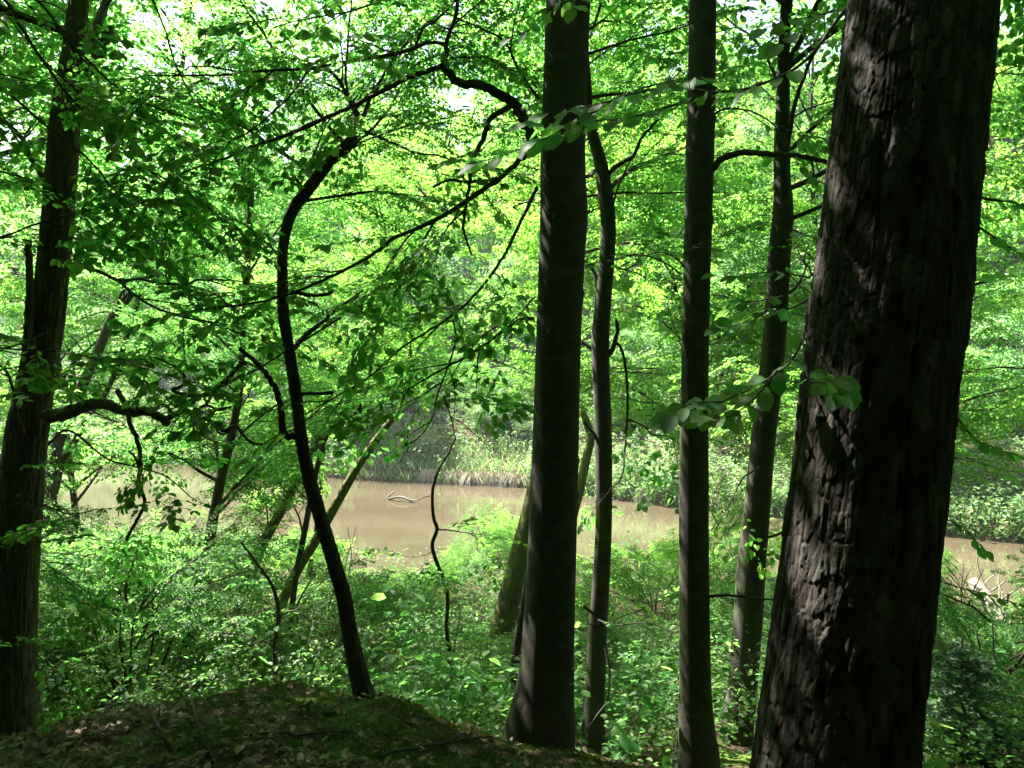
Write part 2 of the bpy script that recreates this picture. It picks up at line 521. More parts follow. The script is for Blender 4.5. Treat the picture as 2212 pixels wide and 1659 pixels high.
def water_material():
    m, n, l, bs, out = new_mat('muddy_water')
    tc = n.new('ShaderNodeTexCoord')
    mp = n.new('ShaderNodeMapping'); mp.inputs['Scale'].default_value = (1, 2.5, 1); l.new(tc.outputs['Object'], mp.inputs[0])
    a = n.new('ShaderNodeTexNoise'); a.inputs['Scale'].default_value = 0.18; a.inputs['Detail'].default_value = 4; l.new(mp.outputs[0], a.inputs['Vector'])
    c = ramp(n, l, a.outputs['Fac'], [(0.3, (0.046, 0.036, 0.023)), (0.7, (0.064, 0.050, 0.033))])
    l.new(c.outputs[0], bs.inputs['Base Color'])
    bs.inputs['Roughness'].default_value = 0.05
    bs.inputs['IOR'].default_value = 1.33
    b = n.new('ShaderNodeTexNoise'); b.inputs['Scale'].default_value = 1.3; b.inputs['Detail'].default_value = 3; l.new(mp.outputs[0], b.inputs['Vector'])
    bp = n.new('ShaderNodeBump'); bp.inputs['Strength'].default_value = 0.13; bp.inputs['Distance'].default_value = 0.04
    l.new(b.outputs['Fac'], bp.inputs['Height']); l.new(bp.outputs[0], bs.inputs['Normal'])
    return m


# ------------------------------------------------------------------ terrain and river
WATER_Z = -7.0


def y_near(x): return np.interp(x, [-40, -14, -3.6, 3.4, 11, 30], [38, 28, 24, 20, 19.3, 17.5])
def y_far(x): return np.interp(x, [-60, -27, -16, -8, 0.5, 6.2, 17, 40], [62, 48, 44, 40, 38, 33.7, 27.5, 22])
def crest_z(x): return np.interp(x, [-6, -3, -2.4, -1.85, -1.43, -0.62, -0.27, 0.11, 0.54, 1.2, 3, 8], [-3.2, -2.55, -2.33, -2.21, -2.11, -2.07, -2.15, -2.2, -2.25, -2.35, -2.65, -3.2])
def crest_y(x): return np.interp(x, [-6, -2.4, -1.4, -0.6, -0.27, 0.5, 2, 8], [4.9, 4.9, 4.8, 4.5, 4.3, 4.1, 4.0, 3.8])


def height(x, y):
    x, y = np.asarray(x, float), np.asarray(y, float)
    ye, ze, yn, yf = crest_y(x), crest_z(x), y_near(x), y_far(x)
    t = np.clip(y / ye, -4, 1)
    zb = -1.6 + (ze + 1.6) * t * np.abs(t)
    zb = np.where(y < 0, -1.6 - 0.55 * y, zb)                 # the slope goes on rising behind the viewer
    z_edge = np.interp(y, [4, 6, 8, 11, 15, 20, 24, 28], [-2.4, -3.15, -3.95, -4.85, -5.75, -6.35, -6.7, -6.8])
    zs = np.maximum(ze - 0.75 * (y - ye), z_edge - 0.25)
    k = np.clip((y - ye - 0.6) / 2.2, 0, 1); k = k * k * (3 - 2 * k)
    zslope = np.where(y > ye, zs * (1 - k) + z_edge * k, zb)
    zn = np.where(y < ye, zb, zslope)
    kb = np.clip((y - yn + 1.2) / 1.6, 0, 1); kb = kb * kb * (3 - 2 * kb)
    zn = zn * (1 - kb) + (-8.2) * kb
    s = y - yf
    zf = np.interp(s, [-1.2, 0.0, 0.5, 3, 8, 14, 30, 60, 120, 400], [-8.2, -7.15, -6.45, -5.7, -4.2, -2.4, 4.0, 17, 36, 60])
    z = np.where(y > (yn + yf) / 2, zf, zn)
    near = np.clip(1.4 - y / 9, 0, 1)
    z = z + 0.10 * fbm(x * 0.9, y * 0.9, 2) * (1 + near) + near * 0.09 * fbm(x * 3.1 + 5, y * 3.1, 4) + near * 0.03 * fbm(x * 11, y * 11, 8)
    return z


def build_terrain():
    nx, ny = 240, 300
    a = np.linspace(-1, 1, nx); X = np.sinh(a * 4.6) / np.sinh(4.6) * 160
    b = np.linspace(0, 1, ny)
    Y = np.concatenate([np.linspace(-14, 2, 24), np.linspace(2.1, 7, 110), 7 + np.sinh(np.linspace(0.02, 1, ny - 134) * 3.6) / np.sinh(3.6) * 390])
    gx, gy = np.meshgrid(X, Y)
    z = height(gx, gy)
    v = np.stack([gx, gy, z], -1).reshape(-1, 3)
    i = np.arange(ny - 1)[:, None] * nx + np.arange(nx - 1)[None]
    q = np.stack([i, i + 1, i + nx + 1, i + nx], -1).reshape(-1, 4)
    ac = Acc(); ac.add(v, q)
    return link('forest_floor', ac.mesh('forest_floor', ground_material(), True), kind='structure')


FLOOR = build_terrain()
ac = Acc()
gx, gy = np.meshgrid(np.linspace(-90, 70, 41), np.linspace(12, 75, 22))
i = np.arange(21)[:, None] * 41 + np.arange(40)[None]
ac.add(np.stack([gx, gy, np.full(gx.shape, WATER_Z)], -1).reshape(-1, 3), np.stack([i, i + 1, i + 42, i + 41], -1).reshape(-1, 4))
link('river', ac.mesh('river', water_material(), True), kind='structure')

# ------------------------------------------------------------------ tree machinery
LEAF_MESH = {}


def leaf_meshes(mat, curl=1.0, tagname='leaf'):
    k = (mat.name, tagname)
    if k not in LEAF_MESH:
        LEAF_MESH[k] = [leaf_detailed(20 + i, curl).mesh(tagname, mat, True) for i in range(4)]
    return LEAF_MESH[k]


def place_leaf_objects(parent, base, L, mat, r, name='leaf', curl=1.0):
    ms = leaf_meshes(mat, curl, name)
    x, y, z = leaf_frame(L[1], L[2])
    for k in range(len(L[0])):
        s = float(L[3][k])
        M = Matrix(((x[k][0] * s, y[k][0] * s, z[k][0] * s, L[0][k][0] - base[0]), (x[k][1] * s, y[k][1] * s, z[k][1] * s, L[0][k][1] - base[1]),
                    (x[k][2] * s, y[k][2] * s, z[k][2] * s, L[0][k][2] - base[2]), (0, 0, 0, 1)))
        o = bpy.data.objects.new(name, ms[int(r.integers(0, len(ms)))])
        COL.objects.link(o)
        o.parent = parent
        o.matrix_basis = M


# trunks that stay clear: (polyline of (u, v, half width), depth)
CLEAR = []
CLEAR_SEG = []          # main limbs: (polyline, half width, depth)


def keep_clear(u, v, d):
    """False where a leaf would hide a trunk or the open water that show in the photograph"""
    ok = np.ones(np.shape(u), bool)
    for poly, dep in CLEAR:
        vs = poly[:, 1]; o = np.argsort(vs)
        cu = np.interp(v, vs[o], poly[o, 0]); hw = np.interp(v, vs[o], poly[o, 2])
        ok &= ~((np.abs(u - cu) < hw + 6) & (d < dep) & (v < vs.max() + 5))
    for pts, hw, dep in CLEAR_SEG:
        near = np.full(np.shape(u), 1e9)
        for a_, b_ in zip(pts[:-1], pts[1:]):
            e = b_ - a_; t_ = np.clip(((u - a_[0]) * e[0] + (v - a_[1]) * e[1]) / (e @ e), 0, 1)
            near = np.minimum(near, np.hypot(u - a_[0] - t_ * e[0], v - a_[1] - t_ * e[1]))
        ok &= ~((near < hw) & (d < dep))
    return ok


WINDOWS = [  # (u0, u1, v0, v1, share kept)
    (745, 985, 1000, 1175, 0.02), (985, 1140, 1000, 1095, 0.05), (760, 940, 1175, 1235, 0.2), (760, 1140, 960, 1005, 0.15), (760, 1140, 880, 960, 0.45), (1330, 1455, 1085, 1170, 0.08), (140, 480, 1010, 1150, 0.30), (600, 745, 1040, 1150, 0.7),
    (2050, 2212, 1180, 1340, 0.15), (1310, 1460, 1285, 1340, 0.1), (430, 1160, -40, 150, 0.9)]


def windows_ok(u, v, d, r, dmin=0.0):
    ok = np.ones(np.shape(u), bool)
    for u0, u1, v0, v1, keep in WINDOWS:
        m = (u > u0) & (u < u1) & (v > v0) & (v < v1) & (d > dmin)
        ok &= ~(m & (r.random(np.shape(u)) > keep))
    return ok


def finish_tree(root, base, L, twigs, leaf_mat, r, n_obj=0, kind='mid', windows=True, win_min=0.0, twig_mat=None, clear=True):
    """leaf arrays -> individual leaves (those that show largest) + one crown mesh"""
    u, v, d = project(L[0])
    m = np.ones(len(d), bool)
    if clear: m &= keep_clear(u, v, d)
    m &= ~((d < 1.6) & (d > -1.0) & (np.abs(L[0][:, 0]) < 1.6) & (L[0][:, 2] < 1.6))      # nothing in the viewer's face
    L = pick(L, m); u, v, d = u[m], v[m], d[m]
    if n_obj:
        vis = (u > -10) & (u < 2222) & (v > -10) & (v < 1669) & (d > 0.5)
        score = np.where(vis, L[3] / np.maximum(d, 0.1), 0)
        idx = np.argsort(-score)[:n_obj]
        idx = idx[score[idx] > 0]
        place_leaf_objects(root, base, pick(L, idx), leaf_mat, r)
        rest = np.ones(len(d), bool); rest[idx] = False
        L = pick(L, rest)
    if len(L[0]):
        a = Acc(); add_leaves(a, L, kind)
        link('crown', a.mesh('crown', leaf_mat, False, base), root, kind='stuff')
    if twigs is not None and twigs.n:
        link('twigs', twigs.mesh('twigs', twig_mat or M_TWIG, False, base), root, kind='stuff')
    return len(L[0])


def px_line(pts, d0, d1=None):
    pts = np.asarray(pts, float)
    d1 = d0 if d1 is None else d1
    t = np.linspace(0, 1, len(pts))
    return np.array([P(p[0], p[1], d0 + (d1 - d0) * q) for p, q in zip(pts, t)])


def trunk_mesh(name, pts, mat, root, base, sides=40, rings=120, disp=None, flare=0.0):
    """pts (n,4): x, y, z, radius from base up"""
    c = crom(np.asarray(pts, float), rings)
    rad = c[:, 3]
    if flare:
        h = c[:, 2] - c[0, 2]
        rad = rad * (1 + flare * np.exp(-np.maximum(h - 0.3, 0) / 0.22))
    a = Acc()
    tube(a, c[:, :3], rad, sides, disp)
    return link(name, a.mesh(name, mat, True, base), root)


def bark_lumps(amp, scale=1.0, seed=0):
    def f(th, s, r):
        x = np.cos(th) * 1.3; y = np.sin(th) * 1.3
        return amp * (fbm(x * 2 * scale + s * 1.0, y * 2 * scale + s * 0.6 + seed, seed, 2) + 0.14 * fbm(x * 5 * scale, y * 5 * scale + s * 5, seed + 4))
    return f


def furrows(amp, cols, seed=0, tall=5.0):
    def f(th, s, r):
        wx = 0.35 * fbm(th * 2, s * 3, seed)
        x = th / (2 * math.pi) * cols + wx + 0.5 * np.sin(s * 2.1 + seed)
        f1, f2, idv, ox, oy = voronoi(x, s * tall, seed, wrapx=cols)
        e = np.clip((f2 - f1) / 0.35, 0, 1)
        return amp * (np.sqrt(e) - 0.7) + amp * 0.5 * (idv - 0.5) + amp * 0.5 * fbm(th * 14, s * 30, seed + 3)
    return f


def trunk_px(pts, d, top_extra=()):
    """(u, v, width) from base up at depth d -> (x, y, z, r); d is a number or (d_base, d_top)"""
    out = []
    n = len(pts)
    for k, (u, v, wd) in enumerate(pts):
        dd = d if np.isscalar(d) else d[0] + (d[1] - d[0]) * k / (n - 1)
        p = P(u, v, dd)
        out.append((*p, wd / 2 / FPX * dd * math.cos(math.atan((u - 1106.0) / FPX))))      # a round trunk seen off-axis looks wider
    for e in top_extra: out.append(e)
    return np.array(out)


BOUGH = {}


def bough_meshes(leafmat):
    """leafy limbs along +x, 2.6 m long: leaves and wood in one mesh, shared by every copy"""
    if leafmat.name in BOUGH: return BOUGH[leafmat.name]
    out = []
    for k in range(6):
        r = np.random.default_rng(950 + k)
        wood, lf = Acc(), Acc()
        O, D, N, S = [], [], [], []
        pts = wander(r, (0, 0, 0), (1, 0, 0.12), 2.6, 10, 0.12, 0.02, 0.09)
        tube(wood, pts, np.linspace(0.026, 0.006, 11), 6, cap=False)
        dress(r, pts, 0.025, 0.005, wood, O, D, N, S, spacing=0.13, sub=(0.5, 1.25), start=0.15, step=0.15)
        L = instance_sprays(O, D, N, S, SPRAYS, r, local=True)
        L = pick(L, r.random(len(L[0])) < 0.9)
        add_leaves(lf, L, 'mid')
        nw = sum(len(q) for q in wood.q)
        a = Acc(); a.add(np.concatenate(wood.v), np.concatenate(wood.q)); a.add(np.concatenate(lf.v), np.concatenate(lf.q))
        me = a.mesh('bough', M_TWIG)
        me.materials.append(leafmat)
        mi = np.ones(len(me.polygons), np.int32); mi[:nw] = 0
        me.polygons.foreach_set('material_index', mi)
        out.append((me, L[0][r.integers(0, len(L[0]), 90)]))
    BOUGH[leafmat.name] = out
    return out


def grow_crown(r, trunk, z0, z1, n_limbs, limb, O, D, N, S, root, base, wood_mat, leafmat=None, elev=(0.0, 0.55), dens=1.9, tol=0.10, az_of=None, out_of_view=False, **kw):
    """leafy boughs between heights z0 and z1 on a trunk (n,4)"""
    bank = bough_meshes(leafmat or M_BEECH_LEAF)
    fine = crom(trunk, 80)
    n = int(n_limbs * dens)
    for k in range(n):
        z = z0 + (z1 - z0) * (k + r.random()) / n
        j = int(np.argmin(np.abs(fine[:, 2] - z)))
        for attempt in range(4):
            az = k * 2.4 + r.uniform(-0.6, 0.6) + attempt * 1.3
            el = r.uniform(*elev) + 0.35 * (z - z0) / max(z1 - z0, 0.1)
            s = limb / 2.6 * r.uniform(0.7, 1.15) * (1.0 - 0.35 * (z - z0) / max(z1 - z0, 0.1))
            s = min(s, 1.45)
            me, smp = bank[int(r.integers(0, len(bank)))]
            M = Matrix.Translation(Vector(fine[j, :3] - base)) @ Matrix.Rotation(az, 4, 'Z') @ Matrix.Rotation(-el, 4, 'Y') @ Matrix.Rotation(r.normal(0, 0.25), 4, 'X') @ Matrix.Scale(s, 4)
            m = np.array(M)
            w3 = smp @ m[:3, :3].T + m[:3, 3] + base
            u, v, d = project(w3)
            infr = (u > 0) & (u < 2212) & (v > 0) & (v < 1659) & (d > 0.3)
            if out_of_view and infr.any(): continue
            if (infr & (d < 3.4)).any(): continue
            if (~keep_clear(u, v, d)).mean() > 0.03: continue
            if (infr & ~windows_ok(u, v, d, r)).mean() > tol: continue
            gz = height(w3[:, 0], w3[:, 1])
            if (w3[:, 2] < np.maximum(gz, WATER_Z) + 0.1).mean() > 0.05: continue
            o = bpy.data.objects.new('bough', me)
            COL.objects.link(o); o.parent = root; o.matrix_basis = M; o['kind'] = 'stuff'
            break


def branch_objs(root, base, lines, mat, wood, r, O, D, N, S, dress_kw=None):
    """lines: list of (px points, d0, d1, r0, r1, dress?) ; each a branch object"""
    out = []
    for pts, d0, d1, r0, r1, dr in lines:
        w3 = px_line(pts, d0, d1)
        c = crom(w3, max(12, 5 * len(w3)))
        c[1:-1] += r.normal(0, r0 * 0.12, c[1:-1].shape)
        a = Acc()
        tube(a, c, np.linspace(r0, r1, len(c)), 8 if r0 > 0.008 else 5, bark_lumps(r0 * 0.35, 1.0, r.integers(0, 99)))
        link('branch', a.mesh('branch', mat, True, base), root)
        if dr:
            kw = dict(spacing=0.24, sub=(0.3, 0.8), start=0.15, scale=1.0)
            kw.update(dress_kw or {})
            if isinstance(dr, dict): kw.update(dr)
            dress(r, c[::2], r0, r1, wood, O, D, N, S, **kw)
        out.append(c)
    return out


def clear_px(pts, dep):
    p = np.array([(u, v, wd / 2) for u, v, wd in pts], float)
    CLEAR.append((p, dep))


# ------------------------------------------------------------------ the big trunks
PINE = [(1782, 1800, 372), (1798, 1659, 360), (1832, 1380, 350), (1866, 1106, 345), (1896, 830, 346), (1930, 553, 348), (1958, 280, 342), (1989, 0, 337), (2010, -200, 330)]
BEECH = [(1157, 1660, 150), (1163, 1600, 122), (1180, 1450, 112), (1192, 1200, 104), (1200, 960, 100), (1206, 740, 98), (1213, 560, 100), (1218, 470, 103), (1216, 380, 98), (1216, 280, 96), (1222, 140, 96), (1227, 0, 96), (1232, -150, 92)]
SLIM = [(1278, 1640, 52), (1282, 1550, 46), (1287, 1440, 42), (1291, 1356, 40), (1297, 1273, 38), (1303, 1173, 36), (1305, 1060, 36), (1303, 920, 36), (1299, 820, 36), (1297, 740, 38), (1302, 660, 36), (1311, 560, 34), (1314, 480, 33), (1306, 410, 32), (1297, 350, 28), (1283, 300, 24), (1272, 240, 19), (1268, 150, 15)]
SECOND = [(1508, 1720, 92), (1507, 1640, 78), (1502, 1480, 68), (1499, 1200, 66), (1499, 1000, 64), (1501, 800, 60), (1504, 640, 60), (1508, 480, 60), (1512, 330, 62), (1516, 160, 60), (1518, 0, 59), (1520, -150, 57)]
REAR = [(1580, 1760, 82), (1588, 1640, 70), (1604, 1480, 66), (1616, 1330, 64), (1622, 1230, 62), (1634, 1106, 58), (1648, 950, 54), (1664, 820, 53), (1676, 690, 51), (1683, 560, 52), (1692, 460, 46), (1690, 380, 38), (1690, 290, 36), (1692, 200, 30), (1696, 60, 26)]
OAK = [(22, 1680, 150), (27, 1600, 118), (30, 1440, 104), (33, 1280, 100), (44, 1080, 102), (56, 950, 96), (79, 820, 84), (100, 700, 78), (114, 590, 74), (124, 480, 72), (134, 360, 70), (140, 260, 66), (154, 150, 54), (166, 60, 46), (180, -80, 40)]
CROOKED = [(790, 1510, 44), (776, 1462, 37), (756, 1370, 33), (742, 1290, 33), (716, 1200, 31), (695, 1130, 31), (672, 1050, 30), (655, 975, 28), (645, 900, 27), (636, 830, 27), (622, 745, 26), (612, 680, 26), (609, 600, 24), (613, 520, 23), (632, 455, 25), (668, 405, 27), (712, 350, 24), (757, 300, 20), (772, 270, 19), (766, 235, 12), (752, 205, 8)]
D_PINE, D_BEECH, D_SLIM, D_SECOND, D_REAR, D_OAK, D_CROOKED = 2.65, 5.05, 6.4, 5.2, 6.6, 5.1, 5.0
clear_px(PINE, D_PINE); clear_px(BEECH, D_BEECH); clear_px(SECOND, D_SECOND); clear_px(SLIM, D_SLIM); clear_px(REAR, D_REAR - 0.6)
clear_px(OAK[:12], 4.2); clear_px(CROOKED, D_CROOKED)
for pts, hw, dep in (([(1140, 283), (1114, 227), (1080, 203), (1037, 185), (994, 180), (954, 143), (964, 110)], 14, 4.9), ([(1102, 228), (1057, 260), (1047, 293), (1017, 367), (1005, 450)], 10, 4.8),
                     ([(954, 143), (870, 173), (804, 207), (737, 240), (633, 287)], 9, 4.55), ([(1172, 308), (1078, 386), (937, 477), (854, 513), (725, 592)], 10, 4.7), ([(112, 898), (187, 876), (250, 881), (362, 910)], 20, 4.9),
                     ([(640, 944), (607, 920), (600, 853), (550, 780)], 14, 4.85), ([(1543, 360), (1608, 329), (1778, 347)], 10, 4.9)):
    CLEAR_SEG.append((np.array(pts, float), hw, dep))


PLATE = {}


def pine_bark(th, s, r):
    cx, sx = np.cos(th), np.sin(th)
    wx = fbm(cx * 2.2 + s * 1.2, sx * 2.2 + s * 2.0, 11) + 0.6 * fbm(cx * 6 + s * 5, sx * 6 - s * 4, 12)
    wy = fbm(cx * 3.0 + 3, sx * 3 + s * 3.1, 17) + 0.7 * fbm(cx * 9, sx * 9 + s * 8, 18)
    h = np.zeros_like(th)
    # long broken clefts between plates
    for k, (fr, wd, dp) in enumerate(((3.6, 0.020, 0.014), (6.5, 0.016, 0.009))):
        fu = np.abs(fbm(cx * fr + 9 * k, sx * fr + s * 0.55 + 0.25 * wy, 23 + k, 3))
        gate = np.clip((vnoise(cx * 3 + 4, sx * 3 + s * 2.2, 41 + k) - 0.25) * 3, 0, 1)
        h = h - dp * np.clip(1 - fu / wd, 0, 1) * gate
    # overlapping flakes: thin at the top, lifting to a ragged lower rim
    for cols, rows, amp, sd in ((26, 4.2, 0.006, 3), (50, 9.0, 0.0085, 8), (90, 22.0, 0.003, 15)):
        f1, f2, idv, ox, oy = voronoi(th / (2 * math.pi) * cols + wx * cols * 0.022, s * rows + wy * rows * 0.07, sd, wrapx=cols)
        e = np.clip((f2 - f1) / 0.09, 0, 1)
        PLATE[cols] = idv
        h = h + amp * ((0.62 + 0.38 * np.clip(0.5 - oy, 0, 1)) * e * (0.15 + 1.0 * idv) - 0.35)
    return h + 0.0014 * fbm(th * 30, s * 40, 31)


r = np.random.default_rng(101)
base = P(1782, 1800, D_PINE)
t_pine = thing('pine_tree', 'massive pine trunk with dark scaly bark plates, thickest trunk here', 'tree', base)
pp = trunk_px(PINE, D_PINE)
c = crom(pp, 620)
a = Acc(); tube(a, c[:, :3], c[:, 3] - 0.004, 340, pine_bark)
pm = a.mesh('trunk', M_PINE, True, base)
at = pm.attributes.new('plate', 'FLOAT', 'POINT')
pv = np.zeros(len(pm.vertices), np.float32); pid = (0.55 * PLATE[50] + 0.45 * PLATE[26]).ravel(); pv[:len(pid)] = pid
at.data.foreach_set('value', pv)
link('trunk', pm, t_pine)
# trunk goes on above the picture into a needle crown
top = pp[-1]; dirv = unit(pp[-1, :3] - pp[-3, :3])
up = [(*(top[:3] + dirv * h), top[3] * f) for h, f in ((-0.01, 0.985), (2.5, 0.9), (5, 0.75), (7.5, 0.5), (9.5, 0.2))]
trunk_mesh('upper_trunk', np.array(up), M_OAK, t_pine, base, 20, 30)
nd_pos, nd_dir = [], []
wood = Acc()
for k in range(46):
    f = 0.5 + 0.5 * k / 46
    p0 = top[:3] + dirv * 9.5 * f
    az = k * 2.4
    b = wander(r, p0, np.array([math.cos(az), math.sin(az), 0.25]), 2.9 * (1.25 - f) + 0.5, 6, 0.12)
    tube(wood, b, np.linspace(0.035, 0.008, 7), 5)
    q = b[r.integers(1, 7, 260)] + r.normal(0, 0.26, (260, 3)); nd_pos.append(q); nd_dir.append(r.normal(0, 1, (260, 3)) + [0, 0, 0.4])
nd_pos, nd_dir = np.concatenate(nd_pos), unit(np.concatenate(nd_dir))
a = Acc(); add_leaves(a, (nd_pos, nd_dir, r.normal(0, 1, nd_pos.shape), np.full(len(nd_pos), 0.16)), 'far')
link('crown', a.mesh('crown', M_NEEDLE, False, base), t_pine, kind='stuff')
link('limbs', wood.mesh('limbs', M_OAK, True, base), t_pine, kind='stuff')


def beech_disp(eyes, seed):
    lum = bark_lumps(0.009, 0.7, seed)

    def f(th, s, r):
        h = lum(th, s, r) + 0.0012 * fbm(th * 9, s * 60, seed + 2)
        for s0, t0, w0, h0 in eyes:           # arched branch scars
            dt = np.mod(th - t0 + math.pi, 2 * math.pi) - math.pi
            x = dt * r / w0; y = (s - s0) / h0
            arch = np.abs(np.hypot(x, np.minimum(y + 1.0, 1e3) ) - 1.0) * w0
            m = np.clip((y + 1.0) / 0.6, 0, 1)
            h = h + m * (0.007 * np.exp(-(arch / 0.012) ** 2) - 0.010 * np.exp(-((arch - 0.022) / 0.010) ** 2)) + 0.010 * np.exp(-(x ** 2 + (y + 0.6) ** 2) * 1.5)
        return h
    return f


def seg_len(tr, v_from, pts, v_to):
    tot = np.linalg.norm(np.diff(tr[:, :3], axis=0), axis=1)
    vs = [p[1] for p in pts]
    cum = np.concatenate([[0], np.cumsum(tot)])
    return float(np.interp(-v_to, [-x for x in vs], cum[:len(vs)]))


# --- main smooth beech
r = np.random.default_rng(102)
base = P(1157, 1660, D_BEECH)
t_beech = thing('beech_tree', 'stout smooth grey beech trunk rising from mossy bank beside slimmer twin', 'tree', base)
bt = P(1232, -150, D_BEECH); rb = 92 / 2 / FPX * D_BEECH
tb = trunk_px(BEECH, D_BEECH, [(bt[0] + 0.08, bt[1] + 0.05, bt[2] + 2.2, rb * 0.9), (bt[0] + 0.1, bt[1] + 0.2, bt[2] + 5.0, rb * 0.65), (bt[0] - 0.1, bt[1] + 0.2, bt[2] + 8, rb * 0.3)])
knots = np.random.default_rng(55)
eyes = [(knots.uniform(0.2, 6), knots.uniform(-3.1, 3.1), knots.uniform(0.025, 0.05), knots.uniform(0.02, 0.05)) for _ in range(14)] + [(seg_len(tb, 0, BEECH, 455), 0.15, 0.10, 0.10), (seg_len(tb, 0, BEECH, 712), -0.25, 0.085, 0.045), (seg_len(tb, 0, BEECH, 78), 0.1, 0.09, 0.05), (seg_len(tb, 0, BEECH, 1010), 0.2, 0.07, 0.03)]
trunk_mesh('trunk', tb, M_BEECH, t_beech, base, 72, 420, beech_disp(eyes, 5), 0.3)
O, D, N, S = [], [], [], []
wood = Acc()
lines = [
    ([(1150, 300), (1136, 270), (1114, 227), (1080, 203), (1037, 185), (994, 180), (970, 157), (954, 143)], 5.0, 4.7, 0.036, 0.024, False),
    ([(954, 143), (924, 153), (870, 173), (804, 207), (737, 240), (633, 287), (533, 320), (467, 350), (400, 370), (350, 410)], 4.7, 4.3, 0.017, 0.004, dict(start=0.1, sub=(0.3, 0.7))),
    ([(954, 143), (964, 123), (960, 97), (924, 90)], 4.7, 4.6, 0.018, 0.009, True),
    ([(962, 100), (967, 83), (984, 33), (992, -30), (1010, -110)], 4.66, 4.5, 0.014, 0.008, True),
    ([(924, 90), (870, 112), (787, 127), (667, 147), (567, 153), (467, 163), (333, 163)], 4.6, 4.2, 0.013, 0.004, dict(start=0.05)),
    ([(667, 150), (640, 190), (600, 233), (517, 297), (433, 317)], 4.35, 4.1, 0.007, 0.003, dict(start=0.2)),
    ([(897, 100), (915, 60), (937, 47), (977, 10), (1010, -40)], 4.6, 4.55, 0.009, 0.005, True),
    ([(1102, 228), (1057, 260), (1047, 293), (1027, 333), (1017, 367), (1010, 427), (1000, 483), (1007, 520), (1020, 550)], 4.85, 4.6, 0.019, 0.006, dict(start=0.35, sub=(0.25, 0.6))),
    ([(1074, 386), (1040, 391), (1005, 392), (967, 390), (935, 404)], 4.8, 4.6, 0.011, 0.008, False),
    ([(1172, 308), (1120, 350), (1078, 386), (1020, 425), (937, 477), (854, 513), (804, 550), (725, 592), (633, 632), (540, 655), (440, 668)], 4.95, 4.2, 0.019, 0.004, dict(start=0.25, sub=(0.25, 0.65))),
    ([(937, 480), (905, 540), (880, 590), (850, 640)], 4.75, 4.5, 0.009, 0.004, True),
    ([(1160, 405), (1127, 473), (1100, 530), (1087, 556), (1030, 633), (970, 686), (870, 750), (804, 810), (737, 850), (640, 905)], 4.9, 4.3, 0.012, 0.003, dict(start=0.3, sub=(0.2, 0.5))),
    ([(1152, 688), (1120, 693), (1054, 740), (1004, 773), (964, 793), (900, 830), (860, 852)], 4.95, 4.4, 0.012, 0.004, dict(start=0.25, sub=(0.2, 0.5))),
    ([(978, 690), (985, 730), (970, 786), (946, 850), (935, 900), (905, 945), (868, 965)], 4.55, 4.2, 0.007, 0.003, dict(start=0.3, sub=(0.15, 0.35), spacing=0.12)),
    ([(960, 860), (975, 905), (985, 950)], 4.3, 4.2, 0.004, 0.002, dict(start=0.2, sub=(0.15, 0.3), spacing=0.10)),
    ([(737, 686), (633, 750), (560, 795), (500, 826), (413, 873), (350, 943)], 4.3, 4.0, 0.006, 0.003, dict(start=0.3, sub=(0.2, 0.5))),
    ([(1165, 215), (1120, 150), (1090, 90), (1040, 62), (1000, 45), (960, 25)], 4.9, 4.5, 0.010, 0.004, True),
    ([(1000, -80), (900, -30), (800, 10), (730, 30), (660, 40), (590, 60)], 4.6, 4.3, 0.009, 0.003, dict(start=0.2, sub=(0.2, 0.5))),
    ([(1156, 640), (1110, 690), (1050, 720), (990, 790), (970, 830)], 5.0, 4.7, 0.006, 0.003, True),
    ([(1262, 120), (1330, 96), (1400, 78), (1470, 60), (1560, 20)], 5.1, 4.8, 0.010, 0.004, True),
]
branch_objs(t_beech, base, lines, M_BEECH, wood, r, O, D, N, S)
grow_crown(r, tb, 2.4, 7.5, 20, 3.9, O, D, N, S, t_beech, base, M_BEECH, dens=1.4)
L = instance_sprays(O, D, N, S, SPRAYS, r, wood)
finish_tree(t_beech, base, L, wood, M_BEECH_LEAF, r, 280, win_min=0.0)

